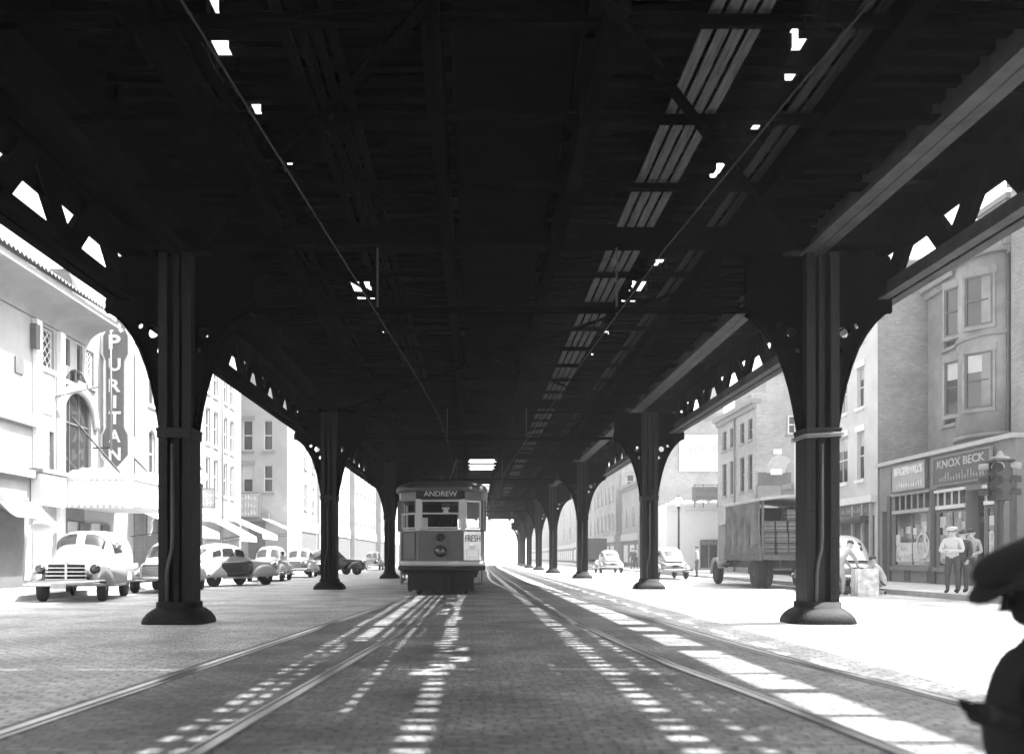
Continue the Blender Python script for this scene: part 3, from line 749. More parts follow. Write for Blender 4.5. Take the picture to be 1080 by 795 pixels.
# shop block
XS = 16.9; sp = RP(XS)
ysx = lambda px: yat(px, XS)
ya, yb = ysx(1071.5), 37.55
sh = thing('shop_block', 'one storey block of two shops with dark signs and show windows', 'shop')
b_ = [(ysx(982)+.1, ysx(942), .75, 3.55), (ysx(1018.5), ysx(988), .75, 3.45), (ysx(1038), ysx(1019), .16, 3.4), (ysx(1052), ysx(1039), .75, 3.4), (ysx(936.5), ysx(930.5), .16, 3.0)]
wall_mesh(sp, ya, yb, 0, 4.85, [q+(0,) for q in b_], 2.0, .5).build('wall','trim_grey',sh)
m = MB(); m.pbox(sp,ya-.05,yb+.02,4.853,5.0,-.4,.18); m.build('cornice','cream',sh)
for j, (a, b, c, d) in enumerate(b_):
    if j in (2, 4):
        m = MB(); m.pbox(sp,a,b,c,d,-.5,-.45); m.build('door_recess','tram_dark',sh)
        m = MB(); m.pbox(sp,a+.08,b-.08,c,2.5,-.44,-.38); dd = m.build('door','trim_dark',sh)
        m = MB(); m.pbox(sp,a+.2,b-.2,1.1,2.3,-.379,-.37); m.build('pane','glass',dd)
        if j == 2:
            m = MB(); m.pbox(sp,a+.06,(a+b)/2-.03,2.62,3.3,-.44,-.4); m.pbox(sp,(a+b)/2+.03,b-.06,2.62,3.3,-.44,-.4); m.build('fanlight','glass',sh)
        continue
    w = win(sh, sp, a, b, c, 2.95 if j < 1 else 2.8, mull=1 if j < 2 else 0, rail=False, sill='trim_grey', dep=.1, name='show_window', sash='trim_grey')
    m = MB(); m.pbox(sp,a,b,2.98 if j < 1 else 2.86,d,-.1,-.06); o = m.build('transom','glass',sh)
    m = MB(); nn = 6 if j == 0 else 4
    for i in range(nn+1): u = a+(b-a)*i/nn; m.pbox(sp,max(a,u-.03),min(b,u+.03),2.98,d,-.059,-.02)
    m.pbox(sp,a,b,2.84,2.975,-.1,.06); m.pbox(sp,a-.05,b+.05,d-.0,d+.1,.004,.08)
    m.build('glazing_bar','white' if j else 'cream',o)
    m = MB(); m.pbox(sp,a+.1,b-.1,.95,1.7,-.0795,-.0785); m.build('display_back','goods',w)
    rnd = random.Random(j)                       # goods on display behind the glass
    for i in range(16 if j < 2 else 6):
        u = a+.15+(b-a-.5)*rnd.random(); z = rnd.uniform(.85,2.3); hh = rnd.uniform(.15,.5); ww = rnd.uniform(.15,.45)
        m = MB(); m.pbox(sp,u,min(b-.1,u+ww),z,z+hh,-.078-.001*i,-.07-.0009*i); m.build('goods', rnd.choice(('goods','white','white','cloth_grey')), w)
# round sign painted ring in the first show window
m = MB(); u = ysx(972); ring = [ ]
loops = []
for i in range(25):
    t = 2*PI*i/24; loops.append([sp.P(u+rr*math.cos(t)*1.2, 1.55+rr*1.2*math.sin(t), dd) for rr, dd in ((.36,-.05),(.42,-.05),(.42,-.04),(.36,-.04))])
m.rings(loops, cap=False); m.build('ring_emblem','white',sh)
for a_, b_2 in ((960,954),(985,978)):
    m = MB(); m.pbox(sp,ysx(a_),ysx(b_2),.2,.7,.005,.03); m.build('stall_riser','trim_dark',sh)
for px in (939, 985.5, 1053.5, 1070):
    m = MB(); m.pbox(sp,ysx(px)-.13,ysx(px)+.13,.15,3.6,.004,.08); m.build('pilaster','trim_dark',sh)
lettersign('grey framed shop sign with pale letters and an arched line below', sp, (ysx(982)+ysx(943))/2, 3.72, ysx(943)-ysx(982)-.3, 1.0, ['BERGERWALL\'S', 7], 'sign_grey', 'white', 'shop_sign', .06, .09)
lettersign('dark shop sign with tall thin letters behind the traffic signal', sp, (ysx(1050)+ysx(988))/2, 3.72, ysx(988)-ysx(1050)-.1, .95, ['KNOX BECK', 12], 'trim_dark', 'sign_grey', 'shop_sign', .06, .09)
# light building with flank wall
XB = 16.85; bp_ = RP(XB); ybx = lambda px: yat(px, XB)
ww_ = []
for z0, z1 in ((4.5,6.6),(7.65,9.4),(10.5,12.2)):
    ww_ += [(ybx(894),ybx(879.5),z0,z1,{'mull':1,'blind':random.choice((0,.3))}),(ybx(911.5),ybx(904),z0,z1,{'blind':.3}),(45.2,46.2,z0,z1,{})]
lb = bld('pale front building with a brick flank wall beyond the corner shops', bp_, 37.62, 47.4, 13.6, ww_, 'pale_paint', 9, sill='white', lintel='white')
m = MB(); m.box(XB+.01, XB+9, 37.6, 37.618, 0, 13.5); m.build('flank_wall','brick',lb)
m = MB(); m.pbox(bp_,37.7,47.3,3.45,3.75,.004,.25); m.build('shop_cornice','white',lb)
m = MB(); m.pbox(bp_,37.9,47.2,.15,2.9,.004,.02); m.build('shop_window','trim_dark',lb)
for u in (38.1,38.9,39.9,41.3): 
    m = MB(); m.pbox(bp_,u-.08,u+.08,.15,3.4,.022,.12); m.build('pilaster','cream',lb)
lettersign('grey shop fascia sign beyond the kerbside light car', bp_, 39.9, 2.95, 3.6, .45, [21], 'sign_dark', 'cream', 'shop_sign', .05, .03)
o = thing('rolled_awning','rolled dark awning over the shop behind the light car','awning')
m = MB(); m.tube([(XB-.3,38.3,2.75),(XB-.3,43.5,2.75)],.16,10); m.build('roll','trim_dark',o); m = MB(); m.bar((XB,38.5,2.6),(XB-.3,38.5,2.75),.04,.04); m.build('arm','iron',o)
# low shop in the gap with rooftop sign
ls = bld('low shop between the pale building and the corner house', RP(17.1), 47.6, 54.4, 5.0, [(48.2,50.6,.8,3.2,{'mull':1,'rail':False}),(51.4,53.8,.8,3.2,{'mull':1,'rail':False})], 'brick_dark', 8, cat='shop')
m = MB(); m.pbox(RP(17.1),47.7,54.3,3.4,4.3,.004,.1); m.build('fascia','sign_grey',ls)
rs = thing('rooftop_sign','rooftop sign shaped like a pale dome with a block on top','sign')
fy = 51.0; fr = FP(fy)
ux = lambda px: pxx(px, fy)
vz = lambda py: pz(py, fy)
m = MB(); m.pbox(fr,ux(799),ux(834),vz(511),vz(498),.0,.1); m.build('board','sign_dark',rs)
m = MB(); poly = [(ux(808),vz(499)),(ux(826),vz(499)),(ux(829),vz(490)),(ux(833),vz(487)),(ux(828),vz(482)),(ux(820),vz(479.5)),(ux(813),vz(483)),(ux(809),vz(490))]
m.prism(poly, lambda u,v,w: fr.P(u,v,w), .12,.25); m.build('dome','cream',rs)
m = MB(); m.pbox(fr,ux(815),ux(823),vz(479),vz(474),.12,.25); m.build('block','white',rs)
m = MB(); m.pbox(fr,ux(811),ux(823),vz(501),vz(495),.26,.3); m.build('plaque','white',rs)
m = MB()
for px in (802,816,831): m.bar((ux(px),fy+.2,5.0),(ux(px),fy+.2,vz(499)),.08,.08,(1,0,0))
m.build('post','iron',rs)
o = lettersign('white boxy sign above the truck roof', FP(47.5), pxx(810,47.5), pz(531,47.5), 1.25, .95, [31,32], 'cream','sign_grey','roof_box_sign')
# three storey corner house
c3 = RP(17.1); y3 = lambda px: yat(px, 17.1)
w3 = []
for a, b in ((762,766.5),(770,774.5),(780.5,785),(789,793.5)):
    w3 += [(y3(b),y3(a),8.4,9.7,{'sash':'sash_dark'}),(y3(b),y3(a),5.3,7.5,{'sash':'sash_dark'})]
ch = bld('three storey grey house with a cornice and drainpipe at the side street', c3, 54.6, 63.2, 10.7, w3, 'brick_pale', 9, cornice='trim_grey', chim=((61,2,.9,1.3),), cat='house', name='corner_house')
win(ch, FP(54.59), 19.0,19.9,8.6,9.7, dep=0.0, sash='sash')
m = MB(); m.box(17.11,26,54.585,54.598,0,10.6); m.build('flank_wall','brick_pale',ch)
m = MB(); m.tube([(17.0,58.9,.2),(17.0,58.9,10.3)], .07, 8); m.build('drainpipe','trim_grey',ch)
bld('taller plain brick building rising behind the grey corner house', FP(66), pxx(808,66), pxx(850,66), pz(388,66), [], 'brick', 8)
# billboard wall + white shop
bwl = bld('grey brick side wall carrying a big white billboard', FP(82), pxx(694,82), pxx(775,82), pz(437,82), [], 'brick_pale', 10, cornice='trim_grey', chim=((pxx(753,82),1,1.6,3.0),(pxx(764,82),3,1.2,2.0)))
bb = thing('billboard','large white framed billboard on the grey side wall','billboard')
f8 = FP(81.9)
m = MB(); m.pbox(f8,pxx(716,82),pxx(768,82),pz(497,82),pz(459,82),.0,.15); m.build('frame','white',bb)
m = MB(); m.pbox(f8,pxx(724,82),pxx(764,82),pz(493,82),pz(464,82),.152,.17); m.build('poster','cream',bb)
m = MB()
for i in range(9):
    u = pxx(727+4*i,82); m.pbox(f8,u,u+.24,pz(480-(i*7)%6,82),pz(471-(i*5)%4,82),.172,.18)
m.build('artwork','sign_grey',bb)
wsx = bld('white single storey shop beneath the billboard wall', FP(74), pxx(703,74), pxx(775,74), pz(531,74), [(pxx(738,74),pxx(758,74),.2,2.6,{'mull':1,'rail':False})], 'white', 6, cornice='white', cat='shop')
m = MB()
for i in range(4): m.ell((pxx(712+14*i,74),73.95,pz(533,74)),(.55,.12,.45),14,6)
m.build('scalloped_parapet','white',wsx)
lettersign('small dark plate on the white shop over its doorway', FP(73.9), pxx(748,74), pz(574,74), 1.3, .35, [41], 'sign_dark','cream','wall_plate')
o = lettersign('rooftop frame sign with two rows of dark letters before the grey side wall', FP(73), pxx(749,73), pz(527,73), 2.9, 1.0, [51,52], 'trim_grey','sign_dark','frame_sign')
m = MB()
for px in (733,742,757,766): m.bar((pxx(px,73),73.1,pz(531,73)-.3),(pxx(px,73),73.1,pz(510,73)),.05,.05,(1,0,0))
m.bar((pxx(733,73),73.1,pz(511,73)),(pxx(766,73),73.1,pz(511,73)),.05,.05); m.build('frame_post','iron',o)
# farther right side
f10 = FP(104)
ww_ = [(pxx(a,104),pxx(b,104),pz(z+15,104),pz(z,104),{'sash':'sash','lintel':'trim_grey'}) for a,b in ((661,669),(676,683)) for z in (500,527,556)]
bld('four storey pale house far off behind the second shop side column', f10, pxx(655,104), pxx(694,104), pz(474,104), ww_, 'brick_pale', 8, chim=((17.6,1,1.2,1.5),), cat='house', name='house')
bld('low oblique house just left of the four storey pale house', RP(16.4), 104.2, 122, 12.0, grid((106.5,109,112,115.5,119),(4.5,7.8),1.2,1.9), 'brick_pale', 9, cat='house', name='house')
bld('pale far house beyond the low oblique house', RP(17.6), 122.5, 160, 12.5, grid((126,131,136,142,148,154),(4.5,8),1.3,1.9), 'stucco2', 9, cat='house', name='house')
bld('last hazy brick block on the shop side', RP(19.0), 161, 300, 15, grid((168,178,190,205,220,240),(5,9),1.6,2), 'brick_pale', 9)
bld('brick building seen edge on between billboard wall and far houses', RP(17.0), 82.2, 103.5, 9.0, grid((85,88,92,96,100),(4.6,),1.1,2.0), 'brick_pale', 9)

for o in list(C.objects):
    if o.get('label') in ('low oblique house just left of the four storey pale house','pale far house beyond the low oblique house','last hazy brick block on the shop side','brick building seen edge on between billboard wall and far houses'):
        lo_, x_ = {'low':((104.4,121.8),16.4),'pale':((122.7,159.8),17.6),'last':((161.2,299),19.0),'bric':((82.4,103.3),17.0)}[o['label'][:4].strip()]
        m = MB(); m.pbox(RP(x_),lo_[0],lo_[1],.15,2.9,.004,.03); m.build('shop_front','trim_dark',o)
        m = MB(); m.pbox(RP(x_),lo_[0],lo_[1],2.95,3.7,.004,.2); m.build('fascia','cream',o)
        for k in range(int((lo_[1]-lo_[0])/4)):
            u = lo_[0]+1+k*4; m = MB(); m.pbox(RP(x_),u,u+2.6,.6,2.5,.031,.05); m.build('shop_window','goods',o)
# ------------------------------------------------------------------ street lamps
def lamp(label, x, y):
    t = thing('street_lamp', label, 'street lamp', (x,y,.15), 0, 'globe street lamps on the sidewalks')
    m = MB(); m.lathe([(.2,0),(.2,.25),(.14,.35),(.11,.9),(.085,1.1),(.07,1.3),(.055,4.0),(.09,4.05),(.1,4.15),(.05,4.2)], 14); m.build('post','iron',t,smooth=True)
    m = MB(); m.ell((0,0,4.5),(.27,.27,.31),16,10); m.build('globe','globe',t)
    m = MB(); m.lathe([(.12,4.78),(.08,4.86),(.02,4.95)],10); m.build('finial','iron',t)
    return t
l1 = lamp('globe street lamp behind the first steel column on the theatre side', -12.0, 39.6)
dup(l1, (12.95,57,.15), 0, 'globe street lamp before the white shop with the billboard wall')
# ------------------------------------------------------------------ traffic signal
t = thing('traffic_signal','dark traffic signal with hooded lenses in front of the shops','traffic light',(13.43,23,.14))
m = MB(); m.lathe([(.2,0),(.2,.12),(.12,.3),(.085,.5),(.075,2.3),(.1,2.36),(.1,2.45)],14); m.build('post','iron',t,smooth=True)
m = MB(); m.box(-.22,.22,-.2,.2,2.42,3.4); m.box(-.26,.26,-.24,.24,3.4,3.46); m.build('housing','iron',t,bevel=.02)
m = MB(); m.lathe([(.24,3.46),(.2,3.53),(.09,3.56),(.07,3.62),(.03,3.68)],12); m.build('cap','trim_grey',t)
for i in range(3):
    z = 2.6+.33*i
    for nx, ny in ((-.6,-.8),(.85,-.5),(-.8,.6)):
        c = Vector((nx*.24, ny*.22, z)); d = Vector((nx,ny,0))
        m = MB(); m.tube([c, c+d*.05], [.125,.125], 14); ln = m.build('lens','lens',t)
        m = MB(); e = Vector((0,0,1)).cross(d); L = []
        for j in range(9):
            a = PI*(j/8)*1.1-.05*PI
            q = e*math.cos(a)*.14 + Vector((0,0,1))*math.sin(a)*.14
            L.append([c+q, c+q+d*.24+Vector((0,0,-.03))])
        m.rings([[r[0] for r in L],[r[1] for r in L]], cap=False, closed=False); m.build('hood','trim_grey' if i == 2 else 'iron',ln)

# ------------------------------------------------------------------ tram
YT = 26.5; XT = -.99
tr = thing('trolley_car','dark trolley car signed ANDREW coming under the railway','streetcar',(XT,YT,0),math.atan2(-.01,1))
W = 1.3; L = 13.2
front = [(-W,.95),(-1.22,.62),(-.66,.08),(.66,.08),(1.22,.62),(W,.95)]       # plan of the front, local y forward=away
def fx(i): return front[i]
F0 = [Pl((front[i][0],front[i][1],0), (front[i+1][0]-front[i][0], front[i+1][1]-front[i][1], 0), (front[i+1][1]-front[i][1], -(front[i+1][0]-front[i][0]), 0)) for i in range(5)]
SL = [math.hypot(front[i+1][0]-front[i][0], front[i+1][1]-front[i][1]) for i in range(5)]
# lower body (waist down) as one solid
plan = front + [(W,L-.95),(.66,L-.08),(-.66,L-.08),(-W,L-.95)]
m = MB(); m.rings([[(x,y,.78) for x,y in plan],[(x,y,1.9) for x,y in plan]]); body = m.build('body','tram_body',tr)
for p in body.data.polygons: p.use_smooth = False
sc_ = lambda e, z: [((x)*(1+e/W), (L/2)+(y-L/2)*(1+e/(L/2)), z) for x, y in plan]
m = MB(); m.rings([sc_(.03,.72),sc_(.03,.86)]); o = m.build('bumper','tram_dark',tr)
m = MB(); m.rings([sc_(.012,.862),sc_(.012,1.0)]); o = m.build('lower_band','tram_cream',tr)
m = MB(); m.rings([sc_(-.02,1.9),sc_(-.02,1.95)]); m.build('waist_rail','tram_cream',tr)
m = MB(); m.rings([sc_(0,2.82),sc_(0,3.14)]); o = m.build('letterboard','tram_body',tr)
for ob in (o,):
    for p in ob.data.polygons: p.use_smooth = False
# corner posts between windows
for i in range(6):
    x, y = front[i]; w = .075 if i in (2,3) else .05
    m = MB(); m.box(x-w,x+w,y-.02,y+.09,1.9,2.83); m.build('window_post','tram_cream' if i in (2,3) else 'tram_body',tr)
for sd in (-1,1):
    for j in range(11):
        y = 1.0+(L-2)*j/10
        m = MB(); m.box(sd*W-.04*(1 if sd>0 else -1)-.03,sd*W-.04*(1 if sd>0 else -1)+.03,y-.09,y+.09,1.9,2.83); m.build('window_post','tram_cream',tr)
# roof dome
m = MB(); loops = []
for y, sx, h in ((-.16,.45,.02),(-.08,.62,.1),(.1,.82,.2),(.45,.98,.29),(.95,1.03,.35),(2.2,1.03,.38),(L-2.2,1.03,.38),(L-.95,1.03,.35),(L-.3,.9,.25),(L+.1,.5,.05)):
    l = []
    for k in range(19):
        a = PI*k/18; l.append((-math.cos(a)*1.36*sx, y+ (0), 3.13 + h*math.sin(a)**.8))
    l += [(1.34*sx, y, 3.06),(-1.34*sx, y, 3.06)]
    loops.append(l)
m.rings(loops); roof = m.build('roof','tram_roof',tr)
m = MB()
for k in range(17):
    a = PI*(k+1)/18; m.ell((-math.cos(a)*1.1,.0-.06+.18*(1-math.sin(a)),3.13+.13*math.sin(a)**.8),(.018,.018,.018),6,4)
m.build('roof_rivet','tram_roof',roof)
m = MB(); m.tube([(0,2.0,3.5),(0,.4,3.62)],[.09,.06],8); m.build('roof_gear','tram_dark',roof); m = MB(); m.box(-.2,.2,4,6,3.5,3.62); m.build('roof_board','tram_dark',roof)
t = thing('trolley_pole','slanting trolley pole rising from the trolley car roof to its wire','pole',(XT,YT,0))
m = MB(); m.tube([(0,6.2,3.62),(.25,11.2,5.18)],[.03,.02],8); m.build('pole','iron',t); m = MB(); m.lathe([(.05,-.02),(.07,0),(.05,.02)],10,(.25,11.25,5.19),'x'); m.build('wheel','iron',t)
# front glazing: left facet (double sash), centre, right facet
def frame(pl, a, b, c, d, w, mm, parent, nm='window', rails=(), fill='glass'):
    m = MB(); m.pbox(pl,a,a+w,c,d,-.03,.02).pbox(pl,b-w,b,c,d,-.03,.02).pbox(pl,a+w,b-w,c,c+w,-.03,.02).pbox(pl,a+w,b-w,d-w,d,-.03,.02)
    for z in rails: m.pbox(pl,a+w,b-w,z-.02,z+.02,-.03,.015)
    o = m.build(nm, mm, parent)
    return o
frame(F0[2], .08, SL[2]-.08, 1.97, 2.8, .04, 'tram_cream', tr, rails=(2.41,))
frame(F0[1], .06, SL[1]-.1, 1.97, 2.42, .035, 'tram_cream', tr)
frame(F0[1], .06, SL[1]-.1, 2.42, 2.82, .03, 'tram_body', tr)
frame(F0[3], .1, SL[3]-.06, 1.97, 2.8, .045, 'tram_cream', tr)
# interior: floor to ceiling dark saloon lining so the car is not see-through black void
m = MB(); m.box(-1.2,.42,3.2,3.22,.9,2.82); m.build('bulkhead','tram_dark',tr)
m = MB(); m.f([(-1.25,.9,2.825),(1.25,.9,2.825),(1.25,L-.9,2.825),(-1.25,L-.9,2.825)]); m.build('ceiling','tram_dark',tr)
# destination sign
m = MB(); m.pbox(F0[2],-.06,SL[2]+.06,2.84,3.13,.005,.06); ds = m.build('destination_box','tram_dark',tr)
text('ANDREW', F0[2], SL[2]/2, 2.91, .075, .98, .15, 'tram_cream', ds, bold=.01)
text('10', Pl((0,-.02,0),(1,0,0),(0,-1,0)), 0, 3.30, .06, .12, .1, 'tram_cream', roof, name='route_number') if False else None
# panels, door outline, lamp
m = MB(); a, b, c, d, w = .06, SL[1]-.12, 1.04, 1.86, .025
m.pbox(F0[1],a,a+w,c,d,.004,.02).pbox(F0[1],b-w,b,c,d,.004,.02).pbox(F0[1],a+w,b-w,c,c+w,.004,.02).pbox(F0[1],a+w,b-w,d-w,d,.004,.02); m.build('door_panel','tram_roof',tr)
m = MB(); m.lathe([(.17,.07),(.18,-.02),(.16,-.1),(.14,-.12)],20,(.0,0,1.3),'y'); hl = m.build('headlight','tram_dark',tr,smooth=True)
m = MB(); m.lathe([(.14,-.121),(.08,-.14),(.01,-.15)],20,(.0,0,1.3),'y'); m.build('lens','lens',hl,smooth=True)
m = MB(); m.lathe([(.12,.07),(.12,-.03),(.1,-.05),(.01,-.055)],18,(.0,0,1.7),'y'); m.build('gong','tram_dark',tr,smooth=True)
m = MB(); m.box(-.2,.2,.03,.076,1.36,1.62); m.build('fixing_plate','tram_body',tr)
ps = thing('advertising_poster','white poster reading FRESH on the front corner of the trolley car','poster',(XT,YT,0),0)
m = MB(); m.pbox(F0[3],.02,SL[3]-.06,1.03,1.88,.012,.03); m.build('sheet','white',ps)
text('FRESH', F0[3], SL[3]/2-.02, 1.58, .04, SL[3]-.16, .2, 'trim_dark', ps, bold=.0, depth=.008)
m = MB(); a, b = .12, SL[3]-.16
for z0, z1, q in ((1.42,1.45,.1),(1.38,1.4,.15)): m.pbox(F0[3],a+q,b-q,z0,z1,.031,.036)
for z in (1.1,1.34): m.pbox(F0[3],a,b,z,z+.015,.031,.036)
for u in (a,b-.012): m.pbox(F0[3],u,u+.012,1.116,1.339,.031,.036)
m.build('print','sign_grey',ps)
# truck and lifeguard under the floor
m = MB(); m.box(-.95,.95,.55,4.2,.32,.7); m.box(-1.0,1.0,9.2,12.6,.32,.7); m.box(-1.1,1.1,.35,L-.4,.6,.72); m.build('truck','tram_dark',tr)
for y in (1.1,3.0,9.9,11.7):
    for sd in (-1,1):
        m = MB(); m.lathe([(.33,-.05),(.36,-.05),(.36,-.02),(.33,0),(.33,.06),(.1,.08)],20,(sd*.7175,y,.34),'x'); m.build('wheel','tram_dark',tr)
m = MB(); m.box(-.98,.98,.18,.24,.14,.62)
for i in range(9): m.box(-.95+i*.225,-.95+i*.225+.1,.14,.175,.1,.6)
m.build('lifeguard','tram_dark',tr)
for sd in (-1,1):
    m = MB(); m.box(*sorted((sd*1.22,sd*.92)),.55,1.0,.3,.34); m.box(*sorted((sd*1.24,sd*1.2)),.5,1.2,.3,.72); m.build('step','tram_cream' if sd < 0 else 'tram_body',tr)
m = MB()
for i in range(3): m.bar((1.1+.07*i,.5,.35),(1.16+.07*i,.6,.7),.03,.02)
m.build('step_guard','tram_cream',tr)
m = MB(); m.tube([(-1.1,.35,.42),(-1.1,.3,.6)],.05,8); m.build('air_hose','chrome',tr)
m = MB(); m.box(-.66,-.4,.5,.55,1.96,2.3); m.build('seat_back_cover','cream',tr)

# ------------------------------------------------------------------ cars
def crom(keys, n):
    out = []
    for i in range(len(keys)-1):
        p0, p1, p2, p3 = keys[max(i-1,0)], keys[i], keys[i+1], keys[min(i+2,len(keys)-1)]
        for j in range(n):
            t = j/n
            out.append(tuple(.5*((2*b)+(-a+c)*t+(2*a-5*b+4*c-d)*t*t+(-a+3*b-3*c+d)*t**3) for a,b,c,d in zip(p0,p1,p2,p3)))
    out.append(tuple(keys[-1])); return out
def sell(c, e): return math.copysign(abs(c)**e, c)
def cabin_pt(k, a, off=0):
    y, hw, z0, z1 = k
    return (sell(math.cos(a), .55)*(hw+off), y, z0 + (z1-z0+off)*abs(math.sin(a))**.6)
def wheel(parent, x, y, r, w, light=False, hub='chrome'):
    s = 1 if x > 0 else -1
    m = MB(); m.lathe([(r*.62,-w/2),(r*.92,-w/2),(r,-w*.3),(r,w*.3),(r*.92,w/2),(r*.62,w/2)],22,(x,y,r),'x'); o = m.build('wheel','tyre',parent,smooth=False)
    m = MB(); m.lathe([(r*.63,-w*.3),(r*.63,w*.3),(r*.5,w*.36),(r*.3,w*.3),(r*.2,w*.5),(.01,w*.52)] if s > 0 else [(r*.63,w*.3),(r*.63,-w*.3),(r*.5,-w*.36),(r*.3,-w*.3),(r*.2,-w*.5),(.01,-w*.52)],20,(x,y,r),'x'); m.build('hubcap','car_white' if light else hub,o,smooth=True)
def car(label, x, y, rz, paint, fender=None, group='cars parked along the kerb', panel=None, sx=1.0, name='parked_car'):
    t = thing(name, label, 'car', (x,y,0), rz, group)
    fender = fender or paint
    hull = crom([(2.2,.30,.5,.72),(2.05,.42,.4,.93),(1.5,.46,.38,1.0),(1.0,.52,.38,1.04),(.62,.66,.36,1.05),(.2,.76,.34,1.04),(-.8,.78,.34,1.02),(-1.4,.74,.36,1.0),(-1.9,.62,.4,.9),(-2.2,.4,.45,.7)], 4)
    m = MB(); n = 22
    m.rings([[(sell(math.cos(2*PI*k/n),.5)*hw, yy_, (z0+z1)/2 + sell(math.sin(2*PI*k/n),.5)*(z1-z0)/2) for k in range(n)] for yy_, hw, z0, z1 in hull])
    b = m.build('body', paint, t)
    cab = crom([(.78,.60,.92,1.0),(.42,.63,.92,1.36),(.16,.64,.92,1.56),(-.4,.65,.92,1.66),(-.9,.64,.92,1.62),(-1.35,.6,.92,1.44),(-1.75,.52,.92,1.15),(-2.0,.42,.88,.93)], 5)
    m = MB(); m.rings([[cabin_pt(k, PI*j/18) for j in range(19)] for k in cab], cap=False, closed=False); m.build('roof', paint, t)
    def patch(nm, i0, i1, a0, a1, na=6, mm='glass'):
        m = MB(); m.rings([[cabin_pt(cab[i], a0+(a1-a0)*j/na, .012) for j in range(na+1)] for i in range(i0,i1+1)], cap=False, closed=False); m.build(nm, mm, t)
    for s in (0, 1):
        f_ = (lambda a: a) if not s else (lambda a: PI-a)
        patch('side_window', 8, 13, f_(.16), f_(.62)); patch('side_window', 14, 19, f_(.16), f_(.62)); patch('side_window', 20, 24, f_(.2), f_(.58))
    patch('windshield', 2, 8, .75, PI/2-.04); patch('windshield', 2, 8, PI/2+.04, PI-.75); patch('rear_window', 25, 29, 1.1, PI-1.1)
    for s in (-1,1):
        for yc, ry in ((1.35,.72),(-1.35,.7)):
            m = MB(); m.ell((s*.7,yc,.36),(.22,ry,.47),16,6,z0=0.0); m.build('fender', fender, t)
            wheel(t, s*.74, yc, .34, .17, light=True)
        m = MB(); m.box(*sorted((s*.66,s*.86)),-.85,.85,.3,.35); m.build('running_board', fender, t)
        m = MB(); m.lathe([(.04,-.12),(.11,-.05),(.125,.06),(.11,.09)],14,(s*.58,1.92,.82),'y'); h = m.build('headlight','chrome',t,smooth=True)
        m = MB(); m.lathe([(.1,.091),(.06,.11),(.01,.118)],12,(s*.58,1.92,.82),'y'); m.build('lens','globe',h,smooth=True)
        m = MB(); m.lathe([(.05,.0),(.05,-.05),(.01,-.06)],10,(s*.6,-2.02,.75),'y'); m.build('tail_light','trim_dark',t)
        if panel:
            m = MB(); m.rings([[(s*(hw*abs(sell(math.cos(q),.5))+.012), yy_, (z0+z1)/2+sell(math.sin(q),.5)*(z1-z0)/2) for q in [-.9+1.7*j/6 for j in range(7)]] for yy_, hw, z0, z1 in hull[14:26]], cap=False, closed=False); m.build('door', panel, t)
    m = MB()
    for i in range(7): m.box(-.3+.0,.3,2.17-.02*i if False else 2.12,2.24-.012*abs(i-2),.52+.055*i,.545+.055*i)
    gr_ = m.build('grille','chrome',t); m = MB(); m.box(-.29,.29,2.0,2.15,.53,.9); m.build('radiator','tram_dark',gr_)
    for yb_ in (2.42,-2.42):
        m = MB(); m.tube([(-.84,yb_-math.copysign(.16,yb_),.46),(-.6,yb_,.46),(.6,yb_,.46),(.84,yb_-math.copysign(.16,yb_),.46)],.07,8); m.bar((-.4,yb_,.46),(-.4,yb_*.86,.46),.05,.05); m.bar((.4,yb_,.46),(.4,yb_*.86,.46),.05,.05); m.build('bumper','chrome',t,smooth=True)
    m = MB(); m.box(-.16,.16,-2.36,-2.33,.6,.74); m.build('number_plate','trim_dark',t)
    return t
def P0(px, Y): return pxx(px, Y)
car('white sedan parked right behind the white panel truck', -10.05, 29.7, PI+.10, 'car_white')
car('two tone sedan with a dark door and light fenders, behind the first theatre side column', -9.75, 35.6, -.56, 'car_white', 'car_white', panel='car_dark')
car('white sedan facing us beyond the two tone sedan', -9.85, 43.5, PI+.08, 'car_white')
car('second white sedan facing us, next to the second theatre side column', -9.95, 51.5, PI+.06, 'car_white')
car('dark sedan half hidden behind the second theatre side column', -9.1, 58, -.95, 'car_dark')
car('light far car near the third theatre side column', -9.2, 82, PI, 'car_grey')
car('pale car at the kerb behind the truck, with two people unloading at its tail', 11.85, 29.6, -.1, 'car_white', 'car_grey').scale = (1,1,1.1)
car('light car seen from behind, between the second column and the truck', 10.3, 48.3, .0, 'car_white')
car('pale car driving off beside the dark box truck', 9.9, 66.5, 0, 'car_white')

# white panel truck at left kerb
pt = thing('panel_truck','white panel truck with a dark barred grille parked before the theatre','truck',(-10.5,24.4,0),PI+.2)
hull = crom([(2.3,.36,.52,.95),(2.2,.46,.5,1.12),(1.6,.5,.48,1.2),(1.1,.6,.45,1.24),(.85,.78,.4,1.25)],4)
m = MB(); n = 22
m.rings([[(sell(math.cos(2*PI*k/n),.5)*hw, y, (z0+z1)/2+sell(math.sin(2*PI*k/n),.5)*(z1-z0)/2) for k in range(n)] for y,hw,z0,z1 in hull]); m.build('hood','car_white',pt)
cab = crom([(.95,.72,1.15,1.22),(.72,.76,1.0,1.6),(.5,.78,.9,1.82),(.1,.84,.5,1.9),(-.8,.9,.45,1.95),(-2.0,.9,.45,1.95),(-2.36,.88,.5,1.9),(-2.42,.82,.6,1.8)],5)
m = MB(); m.rings([[cabin_pt((y,hw,.42,z1),PI*j/22) for j in range(23)] for y,hw,z0,z1 in cab]); m.build('body','car_white',pt)
cabk = [(y,hw,.42,z1) for y,hw,z0,z1 in cab]
